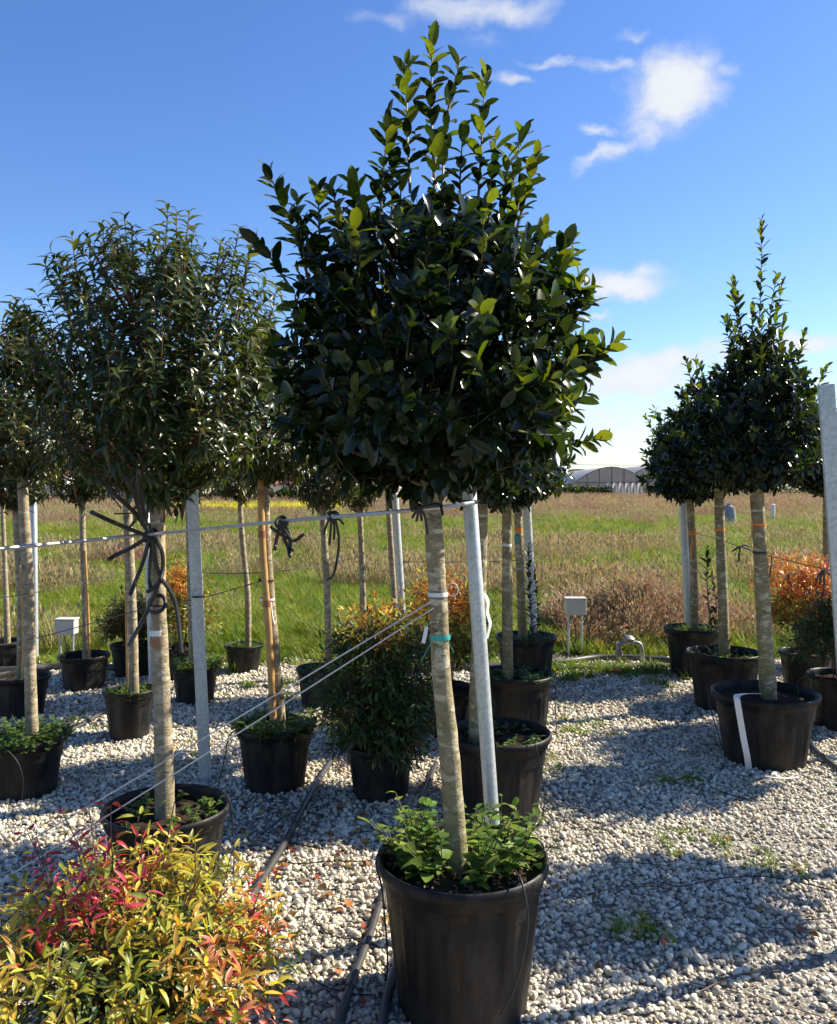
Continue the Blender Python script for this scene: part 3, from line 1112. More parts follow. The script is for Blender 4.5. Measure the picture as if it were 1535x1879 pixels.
# smaller holly for the rows behind: local to its trunk, metres
prof_h = [(1.58, .14, .14), (1.61, .30, .30), (1.69, .42, .42), (1.85, .47, .47), (2.05, .44, .44), (2.22, .34, .34), (2.36, .20, .22), (2.48, .08, .08)]
sh = [(0, 0, 2.2, .04, 0, 3.12, 46)]
random.seed(8)
for k in range(22):
    a = k * 2.4
    r = random.uniform(.10, .42)
    z = 2.95 - r * 1.75 + random.uniform(-.12, .12)
    sh.append((math.cos(a) * r * .55, math.sin(a) * r * .55, z - .42, math.cos(a) * r * 1.1, math.sin(a) * r * 1.1, z, random.randrange(18, 26)))
holly_small = crown(103, prof_h, 400, .076, 10, 'holly', HCOL, HTIP, sh)
sh2 = []
random.seed(9)
for k in range(14):
    a = k * 2.4 + 1
    r = random.uniform(.12, .45)
    z = 2.62 - r * 1.0 + random.uniform(-.1, .1)
    sh2.append((math.cos(a) * r * .6, math.sin(a) * r * .6, z - .35, math.cos(a) * r * 1.12, math.sin(a) * r * 1.12, z, random.randrange(14, 22)))
prof_h2 = [(1.58, .16, .14), (1.61, .32, .30), (1.69, .44, .42), (1.85, .48, .47), (2.05, .43, .44), (2.20, .33, .33), (2.32, .20, .20)]
holly_low = crown(104, prof_h2, 400, .076, 10, 'holly', HCOL, HTIP, sh2)

prof_l1 = [(1.57, .10, .10), (1.61, .20, .20), (1.66, .32, .32), (1.74, .44, .43), (1.85, .51, .48), (2.0, .54, .50), (2.15, .53, .50), (2.33, .47, .46), (2.47, .37, .38), (2.56, .22, .24)]
shl = []
random.seed(12)
DL = 3.24
SL = DL / F_PX
for (tx, ty) in ((310, 376), (190, 405), (432, 405), (345, 410), (375, 420), (250, 420), (150, 440), (120, 480), (90, 470), (400, 440), (460, 450), (280, 415), (215, 430), (330, 440), (60, 560), (495, 500), (480, 470)):
    x = (tx - 292) * SL
    z = 1.6 + (HOR - ty) * SL
    y = random.uniform(-.2, .2)
    shl.append((x * .85, y, z - .28, x, y * 1.1, z, 22))
laurel_big = crown(111, prof_l1, 520, .074, 13, 'laurel', LCOL, LTIP, shl, twl=(.13, .25))
prof_l = [(1.66, .10, .10), (1.70, .26, .25), (1.76, .35, .35), (1.88, .41, .41), (2.05, .40, .41), (2.22, .33, .35), (2.38, .20, .20), (2.5, .08, .08)]
laurel_mid = crown(113, prof_l, 330, .074, 12, 'laurel', (.045, .058, .016), (.13, .12, .025), (), twl=(.13, .26))
prof_s = [(1.50, .05, .05), (1.56, .17, .17), (1.65, .26, .26), (1.82, .28, .28), (2.0, .20, .20), (2.12, .06, .06)]
laurel_sparse = crown(115, prof_s, 120, .074, 10, 'laurel', (.06, .07, .018), (.16, .14, .03), (), twl=(.12, .22))


def crown_mesh(cr, tpl, mat, bm):
    return join_leaf_branch('crown', cr[0], cr[1], TPL[tpl], M[mat], M[bm])


CM = dict(holly_small=crown_mesh(holly_small, 'holly', 'holly', 'twig'), holly_low=crown_mesh(holly_low, 'holly', 'holly', 'twig'),
          laurel_mid=crown_mesh(laurel_mid, 'laurel', 'laurel', 'rtwig'), laurel_sparse=crown_mesh(laurel_sparse, 'laurel', 'laurel', 'rtwig'))


def pick_leaves(L, n, cx=0, zmin=None):
    """the leaves that show largest from the yard: outer ones on the near side"""
    P = np.array(L.P)
    d, y, z = L.frames()
    S = np.array(L.S)
    r = np.hypot(P[:, 0], P[:, 1])
    score = S * 4 * np.abs(z[:, 1]) - P[:, 1] * .9 + (P[:, 2] - P[:, 2].min()) * .22 + rng.random(len(P)) * .12
    return np.sort(np.argsort(-score)[:n])


WEED = {}


def weed_mesh(kind):
    if kind in WEED:
        return WEED[kind]
    g = [(.10, .17, .03), (.07, .14, .03), (.13, .18, .04)]
    if kind == 'lush':
        c = [(-.09, .12, .05), (-.13, .05, .045), (.08, .03, .05), (.12, -.02, .045), (.15, .05, .04), (.05, .12, .05), (-.16, .0, .03), (-.10, -.05, .025), (.05, -.09, .02)]
        L, B = weeds(1, .235, 92, .15, .060, [(.14, .22, .035), (.10, .18, .035), (.18, .24, .05)], .04, centers=c)
    elif kind == 'carpet':
        L, B = weeds(2, .19, 130, .055, .030, g, .03)
    elif kind == 'spill':
        L, B = weeds(3, .21, 150, .10, .045, g, .03)
    else:
        L, B = weeds(4, .19, 34, .05, .032, g, .05)
    WEED[kind] = join_leaf_branch('weeds', L, B, TPL['ovate'], M['weed'], M['twig'])
    return WEED[kind]


def trunk_mb(pts, extra=()):
    """pts (x, y, z, radius)"""
    P = spline([Vector(p[:3]) for p in pts], 5)
    rad = np.interp(np.linspace(0, 1, len(P)), np.linspace(0, 1, len(pts)), [p[3] for p in pts])
    random.seed(len(P) + int(rad[0] * 1e4))
    rad = [float(r * random.uniform(.90, .99)) for r in rad]
    rad[0] *= 1.15
    return MB().tube(P, rad, 14)


def potted_tree(name, label, cat, group, X, Y, r, h, trunk, crown_me, crad=0, cs=(1, 1, 1), bark='bark', weed=None, wscale=1, coff=None, crown_fn=None, trz=0, tilt=0):
    """trunk: list of (photo px, photo py, diameter px) read at the tree's own distance; converted to metres from the pot centre"""
    root = empty(name, (X, Y, 0), label, cat, group)
    put('pot', pot_mesh(r, h), root, rot=(0, 0, random.uniform(0, 6)))
    put('soil', soil_mesh(r * .90), root, loc=(0, 0, h - .055), rot=(0, 0, random.uniform(0, 6)))
    s = Y / F_PX
    pts = []
    for px, py, w in trunk:
        z = CAM_H + (HOR - py) * s
        pts.append((xat(px, Y) - X, 0, z, w * s / 2))
    x0, z0, r0 = pts[0][0], pts[0][2], pts[0][3]
    if z0 > h - .08:
        pts.insert(0, (x0 + (pts[0][0] - pts[1][0]) * .15, 0, h - .09, r0 * 1.08))
    trunk_mb(pts).build('trunk', M[bark], root)
    top = pts[-1]
    if crown_fn:
        crown_fn(root, top)
    elif crown_me is not None:
        c = put('crown', crown_me, root, loc=(top[0], top[1], 0), rot=(0, 0, crad), scale=cs)
        c['kind'] = 'stuff'
    if weed:
        w_ = put('weeds', weed_mesh(weed), root, loc=(0, 0, h - .05), rot=(0, 0, random.uniform(0, 6) if weed != 'lush' else 0), scale=(wscale * r / .21 if weed != 'lush' else 1,) * 2 + (1,))
        w_['kind'] = 'stuff'
    return root


# ------------------------------------------------------------------ the big holly
def main_crown(root, top):
    L, B = holly_main
    ids = pick_leaves(L, 300)
    keep_ = np.ones(len(L.P), bool)
    keep_[ids] = False
    c = put('crown', L.mesh('crown', TPL['holly'], M['holly'], keep_), root, loc=(AX - root.location.x, 0, 0))
    c['kind'] = 'stuff'
    B.build('branches', M['twig'], root, loc=(AX - root.location.x, 0, 0))
    L.singles(ids, TPL['holly'], M['holly'], c)


random.seed(31)
big = potted_tree('potted_holly_tree', 'tall glossy dark green holly tree with upright top shoots in a large black pot', 'potted tree', 'holly trees standing in black pots',
                  xat(848, 2.66), 2.66, .268, .46, [(838, 1590, 46), (833, 1500, 42), (823, 1370, 39), (809, 1230, 37), (804, 1110, 36), (797, 1000, 35), (792, 900, 34), (794, 830, 30), (797, 700, 20)],
                  None, weed='lush', crown_fn=main_crown)
# bark chips in the big pot
random.seed(77)
cb = MB()
for i in range(260):
    a, q = random.uniform(0, 6.28), .235 * random.random() ** .5
    e = Matrix.Rotation(random.uniform(0, 6.28), 3, 'Z') @ Matrix.Rotation(random.gauss(0, .4), 3, 'X')
    cb.box((q * math.cos(a), q * math.sin(a), .46 - .042 + random.uniform(0, .006)), (random.uniform(.006, .02), random.uniform(.004, .009), random.uniform(.003, .006)), e)
ch = cb.build('bark_chips', M['chip'], big, smooth=False)
ch['kind'] = 'stuff'

HG = 'holly trees standing in black pots'
LG = 'laurel trees standing in black pots'
hm, hl, lm, ls = CM['holly_small'], CM['holly_low'], CM['laurel_mid'], CM['laurel_sparse']
random.seed(32)
# row behind the big holly
potted_tree('potted_holly_tree', 'holly tree in the bare-soil black pot just behind the round pole and tallest holly', 'potted tree', HG,
            xat(912, 4.15), 4.15, .262, .42, [(873, 1345, 30), (876, 1200, 27), (881, 1000, 26), (884, 880, 24), (884, 800, 18)], hl, .7, (.95, .95, .98), weed='few')
potted_tree('potted_holly_tree', 'holly tree in a weedy black pot with a white band on its dark stem', 'potted tree', HG,
            xat(945, 5.46), 5.46, .250, .42, [(931, 1235, 22), (930, 1050, 20), (929, 880, 18), (929, 800, 14)], hl, 2.2, (.9, .9, .95), weed='carpet')
potted_tree('potted_holly_tree', 'holly tree at the field end of its row, yellow and blue marks on the stem', 'potted tree', HG,
            xat(965, 6.85), 6.85, .245, .42, [(958, 1160, 18), (953, 1020, 16), (948, 880, 15), (948, 800, 12)], hl, 4.0, (.85, .85, .95), weed='carpet')
# right-hand row
potted_tree('potted_holly_tree', 'holly tree with one tall central spire in a black pot with a white strap', 'potted tree', HG,
            xat(1403, 5.02), 5.02, .304, .41, [(1409, 1268, 32), (1402, 1150, 28), (1394, 1000, 26), (1388, 900, 26), (1388, 830, 20)], hm, 0.2, (.88, .88, 1.02))
potted_tree('potted_holly_tree', 'holly tree in the second pot of the row behind the white-strapped pot', 'potted tree', HG,
            xat(1328, 6.24), 6.24, .266, .41, [(1329, 1190, 20), (1324, 1050, 19), (1319, 920, 18), (1318, 850, 14)], hl, 1.4, (1., 1., 1.02), weed='few')
potted_tree('potted_holly_tree', 'holly tree in the pot beside the dry weeds, orange ribbon on its stem', 'potted tree', HG,
            xat(1270, 7.3), 7.3, .238, .41, [(1274, 1150, 16), (1272, 1040, 15), (1266, 920, 14), (1266, 850, 12)], hl, 3.3, (.92, .92, .95), weed='carpet')
# outer right row, mostly beyond the picture; their crowns shade the gravel
for (x, y, lb, rz, me_) in ((3.62, 7.6, 'holly tree in the outer row behind the red-leaved shrub', 2.0, hl), (4.0, 6.15, 'holly tree in the outer row behind the dark green nandina', 4.4, hl),
                            (3.5, 5.4, 'holly tree in the outer row right of the dark green nandina', 5.2, hl), (3.12, 4.05, 'holly tree in the outer row nearest to the tall channel post', 1.2, hl)):
    px = CX + x / y * F_PX
    s_ = F_PX / y
    potted_tree('potted_holly_tree', lb, 'potted tree', HG, x, y, .26, .41, [(px, HOR + 1.22 * s_, .07 * s_), (px, HOR + .6 * s_, .06 * s_), (px, HOR + .05 * s_, .055 * s_), (px, HOR - .2 * s_, .05 * s_)], me_, rz)


# ------------------------------------------------------------------ the laurels on the left
def laurel_crown(root, top):
    L, B = laurel_big
    ids = pick_leaves(L, 300)
    keep_ = np.ones(len(L.P), bool)
    keep_[ids] = False
    c = put('crown', L.mesh('crown', TPL['laurel'], M['laurel'], keep_), root, loc=(xat(292, DL) - root.location.x, 0, 0))
    c['kind'] = 'stuff'
    B.build('branches', M['rtwig'], root, loc=c.location)
    L.singles(ids, TPL['laurel'], M['laurel'], c)


random.seed(33)
lau = potted_tree('potted_laurel_tree', 'laurel tree with a round crown of drooping narrow leaves, rubber straps on its stem', 'potted tree', LG,
                  xat(305, DL), DL, .238, .40, [(302, 1470, 38), (300, 1380, 36), (296, 1250, 33), (290, 1100, 29), (288, 980, 28), (288, 880, 28), (290, 800, 22)], None, bark='bark2', weed='few', crown_fn=laurel_crown)
for args in (
        ('laurel tree in the weedy low pot beside the rubber-strapped laurel', 45, 4.5, .213, .30, [(58, 1335, 24), (54, 1200, 22), (50, 1050, 21), (44, 950, 20), (40, 870, 18)], lm, .3, (1, 1, 1.02), 'spill'),
        ('laurel tree in the small weedy pot behind the rubber-strapped laurel', 237, 5.5, .165, .31, [(245, 1255, 20), (243, 1150, 18), (238, 1030, 18), (233, 930, 17), (232, 880, 14)], lm, 1.9, (.9, .9, .98), 'carpet'),
        ('laurel tree in the round pot beside the white meter box by the field', 154, 6.84, .200, .27, [(157, 1200, 13), (155, 1100, 12), (152, 1000, 12), (150, 925, 11), (150, 880, 10)], lm, 3.2, (.85, .85, .92), None),
        ('laurel tree in the weedy pot behind the wide grey post', 358, 6.41, .182, .28, [(354, 1220, 17), (350, 1080, 15), (347, 960, 14), (345, 890, 12)], lm, 4.5, (.9, .9, .95), 'spill'),
        ('small sparse laurel tree with a thin bent stem at the grass edge', 447, 7.45, .168, .24, [(455, 1165, 12), (454, 1090, 12), (446, 1010, 11), (441, 940, 10), (440, 890, 8)], ls, .4, (1, 1, 1), 'carpet'),
        ('laurel tree tied to a thick bamboo cane in a weedy black pot', 505, 4.6, .212, .33, [(511, 1310, 26), (505, 1220, 22), (494, 1090, 20), (488, 980, 19), (484, 880, 17)], lm, 2.7, (.98, .98, 1.0), 'spill'),
        ('twin-stemmed laurel tree in the pot beside the round white-grey pole', 38, 6.05, .2, .28, [(36, 1240, 11), (36, 1100, 12), (30, 980, 12), (27, 890, 12)], lm, 5.1, (.85, .85, .9), None),
        ('thin laurel tree in the last pot of the row by the round white-grey pole', 6, 7.5, .19, .26, [(13, 1170, 12), (9, 1050, 9), (5, 950, 8), (3, 890, 8)], ls, 1.1, (1.1, 1.1, 1.15), None),
        ('laurel tree whose stem stands behind the green and orange nandina', 588, 6.3, .182, .28, [(602, 1240, 13), (601, 1130, 13), (597, 1030, 13), (591, 930, 13), (590, 880, 11)], lm, .9, (.85, .85, .90), 'carpet'),
        ('laurel tree with a straight thin stem behind the nandina bush', 666, 6.8, .18, .27, [(668, 1190, 12), (665, 1080, 12), (662, 990, 11), (659, 920, 10)], lm, 3.9, (.78, .78, .90), 'carpet'),
        ('laurel tree with yellowish leaves beside the short round pole', 721, 7.2, .18, .27, [(726, 1165, 12), (722, 1080, 11), (716, 990, 11), (711, 910, 10)], ls, 5.6, (1.2, 1.2, 1.1), 'carpet')):
    lb, px, Y, r, h, tr, me_, rz, cs, wd = args
    potted_tree('potted_laurel_tree', lb, 'potted tree', LG, xat(px, Y), Y, r, h, tr, me_, rz, cs, 'bark2', wd)


# ------------------------------------------------------------------ nandina shrubs
def nandina(seed, rad, z0, z1, nspray, leaf, colf, sp_len=.16, emin=-.35):
    """compound sprays on an uneven dome; colf(p) -> colour"""
    random.seed(seed)
    L, B = Leaves(), MB()
    for i in range(16):
        a = random.uniform(0, 6.28)
        q = rad * random.uniform(.1, .6)
        B.tube(spline([(q * .25 * math.cos(a), q * .25 * math.sin(a), z0 * .3), (q * .7 * math.cos(a), q * .7 * math.sin(a), (z0 + z1) * .45), (q * math.cos(a), q * math.sin(a), z1 * .85)], 3), .004, 5, False)
    lumps = [(random.uniform(0, 6.28), random.uniform(-.2, .9), random.uniform(.85, 1.22)) for _ in range(9)]
    for i in range(nspray):
        a = random.uniform(0, 6.28)
        e = math.asin(random.uniform(emin, 1))
        k = 1.0
        for la, le, lk in lumps:
            w = math.exp(-((math.cos(a - la) - 1) ** 2 * 8 + (e - le) ** 2 * 5))
            k += (lk - 1) * w
        rr = random.random() ** .33 * k
        u = Vector((math.cos(a) * math.cos(e), math.sin(a) * math.cos(e), math.sin(e)))
        zc = z0 + (z1 - z0) * .38
        p = Vector((u.x * rad * rr, u.y * rad * rr, zc + u.z * ((z1 - zc) if u.z > 0 else (zc - z0)) * rr))
        d = (u + Vector((0, 0, .45)) + Vector([random.gauss(0, .3) for _ in range(3)])).normalized()
        ln = sp_len * random.uniform(.7, 1.3)
        base = p - d * ln * .7
        tip = p + d * ln * .3 + Vector((0, 0, -.02))
        sp = spline([base, base.lerp(tip, .55) + Vector((0, 0, .012)), tip], 3)
        B.tube(sp, .0011, 3, False)
        dd, x, y = perp_basis(d)
        c0 = colf(p, rr)
        ph = random.uniform(0, 3.14)
        for j, t in enumerate((.25, .45, .65, .82, 1.0)):
            q = sp[min(int(t * (len(sp) - 1)), len(sp) - 1)]
            for sgn in ((-1, 1) if t < 1 else (-1, 0, 1)):
                pr = (x * math.cos(ph) + y * math.sin(ph)) * sgn
                ld = dd * .75 + pr * .95 + Vector((0, 0, -.15)) + Vector([random.gauss(0, .2) for _ in range(3)])
                un = Vector((0, 0, .9)) + dd * .4 + Vector([random.gauss(0, .35) for _ in range(3)])
                q2 = q + pr * leaf * .35
                for m_ in range(2 if t < .7 and sgn else 1):
                    ld2 = ld + Vector([random.gauss(0, .45) for _ in range(3)]) * m_
                    L.add(q2, ld2, un, leaf * random.uniform(.65, 1.2), jit(c0 if random.random() < .8 else colf(p, rr), .22))
            ph += .7
    return L, B


YEL, YGR, GRN, ORA, RED, PINK = (.66, .52, .09), (.38, .40, .06), (.05, .10, .035), (.55, .22, .05), (.45, .05, .05), (.55, .07, .12)


def col_front(p, rr):
    r = random.random()
    if p.z > .53 and p.x < .06 and r < .5:
        return random.choice([PINK, RED, PINK, (.5, .12, .07)])
    if p.x > .24 and r < .45:
        return random.choice([(.55, .16, .10), ORA, RED, (.55, .25, .12)])
    if rr < .75 or p.z < .3:
        return random.choice([GRN, GRN, YGR, (.10, .15, .04)])
    return random.choice([YEL, YEL, YGR, YGR, (.42, .38, .06), (.50, .30, .06), (.22, .26, .05)])


def col_dark(p, rr):
    r = random.random()
    if p.z > .85 and r < .55:
        return random.choice([ORA, YEL, YGR])
    if r < .06:
        return random.choice([(.35, .20, .10), YGR])
    return random.choice([GRN, (.035, .075, .025), (.05, .085, .02)])


def col_orange(p, rr):
    r = random.random()
    if p.z > .72:
        return random.choice([ORA, ORA, (.55, .30, .05), (.45, .12, .05), YGR])
    return random.choice([YGR, GRN, (.12, .15, .03), (.30, .22, .05)])


def col_red(p, rr):
    if p.z > .78:
        return random.choice([RED, ORA, PINK, ORA, ORA, (.5, .35, .06)])
    return random.choice([YGR, YEL, YGR, ORA, GRN, (.14, .16, .03), (.40, .08, .03)])


NG = 'potted nandina shrubs'


def nandina_thing(label, X, Y, r, h, data, singles=0):
    root = empty('potted_nandina', (X, Y, 0), label, 'potted shrub', NG)
    put('pot', pot_mesh(r, h), root, rot=(0, 0, random.uniform(0, 6)))
    put('soil', soil_mesh(r * .90), root, loc=(0, 0, h - .05))
    L, B = data
    if singles:
        ids = pick_leaves(L, singles)
        kp = np.ones(len(L.P), bool)
        kp[ids] = False
        c = put('foliage', L.mesh('foliage', TPL['nandina'], M['nandina'], kp), root)
        L.singles(ids, TPL['nandina'], M['nandina'], c, ntint=60)
        B.build('stems', M['rtwig'], root)
    else:
        c = put('foliage', join_leaf_branch('foliage', L, B, TPL['nandina'], M['nandina'], M['rtwig']), root)
    c['kind'] = 'stuff'
    return root


fr = nandina(201, .40, .10, .60, 460, .046, col_front)
random.seed(55)   # loose wands that stand above the dome
for (x, y, z, c) in ((-.17, .0, .72, PINK), (-.05, .02, .74, RED), (.05, -.03, .70, YEL), (-.28, .03, .66, PINK), (.17, .05, .64, YEL), (.28, .02, .62, YGR), (.0, .1, .68, YGR), (-.10, -.1, .69, PINK), (-.22, -.05, .68, RED), (.1, .1, .72, YEL), (.22, -.1, .60, YGR), (-.14, .1, .70, PINK), (.36, 0, .52, RED), (.40, .05, .42, RED)):
    L, B = fr
    tip, base = Vector((x, y, z)), Vector((x * .6, y * .6, z - .28))
    sp = spline([base, base.lerp(tip, .5) + Vector((random.gauss(0, .015), 0, 0)), tip], 3)
    B.tube(sp, .0016, 4, False)
    for t in np.linspace(.3, 1, 9):
        q = sp[int(t * (len(sp) - 1))]
        for k in range(3):
            a = random.uniform(0, 6.28)
            L.add(q + Vector((math.cos(a), math.sin(a), 0)) * .012, (math.cos(a), math.sin(a), random.uniform(-.3, .8)), (random.gauss(0, .4), random.gauss(0, .4), 1), .046 * random.uniform(.6, 1.2), jit(c if random.random() < .75 else YEL, .25))
nandina_thing('nandina shrub with yellow leaves and pink-red tips in front of the rubber-strapped laurel', xat(232, 2.3), 2.3, .19, .20, fr, 300)
nandina_thing('dense dark green nandina bush in a blue-black pot between the bamboo-caned laurel and tallest holly', xat(697, 4.45), 4.45, .188, .28, nandina(203, .31, .17, 1.02, 840, .045, col_dark, emin=-.85))
nandina_thing('orange-topped nandina shrub behind the stem of the tallest holly', xat(815, 5.6), 5.6, .2, .30, nandina(205, .31, .28, 1.05, 380, .045, col_orange))
nandina_thing('red and orange nandina shrub behind the white-strapped pot', xat(1478, 6.6), 6.6, .20, .34, nandina(207, .31, .36, 1.10, 420, .045, col_red))
nandina_thing('dark green nandina shrub next to the red-leaved nandina', xat(1545, 5.7), 5.7, .22, .36, nandina(209, .26, .36, .95, 320, .045, col_dark))
nandina_thing('low dark nandina shrub behind the pot of the meter-box laurel', xat(245, 7.3), 7.3, .2, .27, nandina(211, .27, .22, .72, 300, .045, lambda p, r: random.choice([GRN, (.06, .08, .02), (.2, .13, .05)])))
nandina_thing('slim orange nandina shrub behind the wide grey post', xat(330, 7.2), 7.2, .2, .27, nandina(213, .27, .22, .98, 280, .045, col_orange))

# two young saplings in the pots
for (lb, px, py0, py1, D) in (('slender young sapling with small leaves beside the far holly stem', 975, 1165, 1000, 6.72), ('leafy young sapling between the holly stems of the right-hand row', 1303, 1165, 1005, 7.15)):
    random.seed(px)
    L, B = Leaves(), MB()
    b, t = at(px + 4, py0, D), at(px - 6, py1, D)
    b.z = .36
    leafy_shoot(L, B, b, t, .08, 34, 'holly', .04, None, (.03, .05, .02), .005, .1)
    leafy_shoot(L, B, b + Vector((.02, 0, 0)), t + Vector((.05, .03, -.22)), .075, 20, 'holly', .06, None, (.03, .05, .02), .004, .1)
    root = empty('sapling', (b.x, b.y, 0), lb, 'sapling')
    mv = Matrix.Translation((-b.x, -b.y, 0))
    f = L.mesh('foliage', TPL['holly'], M['holly'])
    f.transform(mv)
    put('foliage', f, root)['kind'] = 'stuff'
    sm = B.mesh('stem', M['rtwig'])
    sm.transform(mv)
    put('stem', sm, root)

# ------------------------------------------------------------------ posts
CPROF = [(-.031, -.022), (.031, -.022), (.031, .022), (.012, .022), (.012, .018), (.027, .018), (.027, -.018), (-.027, -.018), (-.027, .018), (-.012, .018), (-.012, .022), (-.031, .022)]


def c_post(label, p0, p1, sc=1.0, ux=(1, 0, 0)):
    poly = [(a * sc, b * sc) for a, b in reversed(CPROF)]
    m = MB().prism(poly, p0, p1, ux)
    o = m.build('steel_post', M['galv'], None, smooth=False)
    tag(o, label, 'post', 'galvanised posts holding the tree wires')
    bv = o.modifiers.new('b', 'BEVEL')
    bv.width = .0025
    bv.segments = 2
    return o


def round_post(label, p0, p1, r):
    d = Vector(p1) - Vector(p0)
    m = MB().tube([p0, Vector(p0) + d * .5, Vector(p1) - d.normalized() * .004, p1], [r, r, r, r * .9], 20)
    o = m.build('steel_post', M['galv'], None)
    return tag(o, label, 'post', 'galvanised posts holding the tree wires')


def ground_end(pa, pb):
    """extend the line pb->pa down to the ground"""
    t = pa.z / (pb.z - pa.z)
    return pa - (pb - pa) * t - Vector((0, 0, .05))


a_, b_ = at(904, 1500, 3.12), at(858, 860, 3.12)
b_ = b_ + (b_ - a_) * .3
round_post('round galvanised pole standing close behind the tallest holly', ground_end(a_, b_), b_, .0265)
a_, b_ = at(377, 1420, 4.68), at(352, 895, 4.68)
c_post('wide galvanised channel post behind the rubber-strapped laurel', ground_end(a_, b_), b_, 1.05, (1, .25, 0))
a_, b_ = at(1540, 1060, 2.95), at(1515, 706, 2.95)
c_post('tall galvanised channel post in front of the white-strapped holly row', ground_end(a_, b_), b_, .82, (1, -.3, 0))
for lb, pa, pb, D, r in (('round white-grey pole among the laurels beside the far meter box', (64, 1205), (61, 905), 7.9, .030), ('short round pole beside the yellowish laurel', (737, 1120), (723, 905), 7.4, .036),
                         ('round pole beside the holly at the field end of its row', (979, 1155), (962, 860), 7.05, .036), ('round pole beside the holly with the orange ribbon', (1264, 1140), (1253, 905), 7.55, .038), ('thin round pole hidden behind the rubber-strapped laurel', (273, 1060), (268, 915), 6.6, .026)):
    a_, b_ = at(*pa, D), at(*pb, D)
    round_post(lb, ground_end(a_, b_), b_, r)

# stakes
for lb, pts, D, r in (('thick bamboo cane with brown tape bands beside a laurel stem', [(501, 1320), (492, 1150), (480, 980), (478, 830)], 4.55, .019), ('bamboo cane standing behind the stem of the rubber-strapped laurel', [(305, 1480), (300, 1150), (298, 980), (296, 850)], 3.32, .011),
                      ('thin wooden stake beside the stem of the meter-box laurel', [(164, 1215), (160, 1100), (155, 1010)], 6.80, .012), ('thin stake beside the twin-stemmed laurel', [(44, 1250), (42, 1150), (38, 1050)], 6.02, .012), ('thin stake behind the small weedy laurel pot', [(234, 1262), (232, 1100), (230, 940)], 5.56, .011)):
    P = [at(px, py, D) for px, py in pts]
    root = empty('stake', (P[0].x, P[0].y, P[0].z), lb, 'stake')
    L0 = P[0]
    sp = [p - L0 for p in spline(P, 4)]
    m = MB().tube(sp, r, 10)
    m.build('cane', M['cane'], root)
    if r > .015:
        for z_ in (.12, .42, .68, .9):
            q = sp[int(z_ * (len(sp) - 1))]
            MB().tube([q + Vector((0, 0, -.018)), q + Vector((0, 0, .018))], r * 1.12, 12).build('tape_band', M['btape'], root)

# ------------------------------------------------------------------ wires, cords and ties
def line(name, label, cat, pts, r, mat, n=6, smoothn=5, group=None):
    P = spline(pts, smoothn) if smoothn > 1 else pts
    return tag(MB().tube(P, r, n).build(name, M[mat]), label, cat, group)


main_wire = [at(-260, 1032, 2.25), at(0, 1007, 2.55), at(278, 980, 3.14), at(515, 957, 2.98), at(780, 934, 2.62), at(868, 922, 3.07)]
line('support_wire', 'thick grey steel cable strung from the rubber-strapped laurel to the tallest holly', 'wire', main_wire, .0062, 'wire', 8, 8)
line('support_wire', 'thin wire running on from the round pole along the holly row', 'wire', [at(868, 924, 3.1), at(884, 918, 4.15), at(929, 912, 5.46), at(962, 905, 7.05)], .0025, 'wire')
for k, (lb, pts, r) in enumerate((
        ('upper thin wire tying the left laurels together', [at(-40, 1100, 4.4), at(60, 1088, 4.5), at(235, 1050, 5.5), at(352, 1030, 6.4)], .0022),
        ('lower thin wire slanting from the left laurels to the wide grey post', [at(-40, 1190, 4.4), at(70, 1170, 4.6), at(285, 1112, 4.66), at(368, 1098, 4.68), at(492, 1062, 4.6)], .0026),
        ('thin wire between the wide grey post and the bent-stem laurel', [at(368, 1052, 4.70), at(490, 1050, 4.62), at(600, 1035, 6.3), at(735, 1002, 7.4)], .0024),
        ('thin wire from the short round pole to the far holly row', [at(735, 1031, 7.4), at(870, 1031, 7.2), at(965, 1028, 7.05)], .003),
        ('thin fence wire leaving the top of the white-grey pole', [at(62, 915, 7.9), at(150, 912, 7.0), at(235, 908, 5.6)], .0028),
        ('thin wire strung along the stems of the right-hand row', [at(1264, 975, 7.5), at(1318, 990, 6.2), at(1392, 1015, 5.02), at(1515, 1045, 3.6), at(1540, 1052, 2.95)], .0026))):
    line('support_wire', lb, 'wire', pts, r, 'dwire')
gA = at(796, 1108, 2.62)
for lb, e, dz in (('upper of two pale cords slanting from the tallest holly to the ground', Vector((-2.12, 2.45, .01)), .012), ('lower of two pale cords slanting from the tallest holly to the ground', Vector((-2.02, 2.34, .01)), -.012)):
    line('guy_cord', lb, 'cord', [gA + Vector((0, 0, dz)), gA.lerp(e, .5) + Vector((0, 0, -.018 + dz)), e], .0022, 'rope', 6, 8)


def strap_bundle(label, D, strands, r, loops=(), mat='rubber', group='black rubber straps tied to the cable'):
    c = at(*strands[0][0], D)
    root = empty('rubber_tie', c, label, 'strap', group)
    for s in strands:
        rise = .11 if s[-1][1] < s[0][1] - 40 else 0        # ends that stand up lean out of the crown
        P = [at(px, py, D + (k % 3 - 1) * .012 - .01 - rise * k) - c for k, (px, py) in enumerate(s)]
        sp = spline(P, 5)
        MB().tube(sp, r, 8).build('strap', M[mat], root)
    for (px, py, rr) in loops:
        q = at(px, py, D) - c
        sp = [q + Vector((math.cos(a) * rr, math.sin(a) * .02, math.sin(a) * rr)) for a in np.linspace(0, 6.28, 18)]
        MB().tube(sp, r, 8).build('loop', M[mat], root)


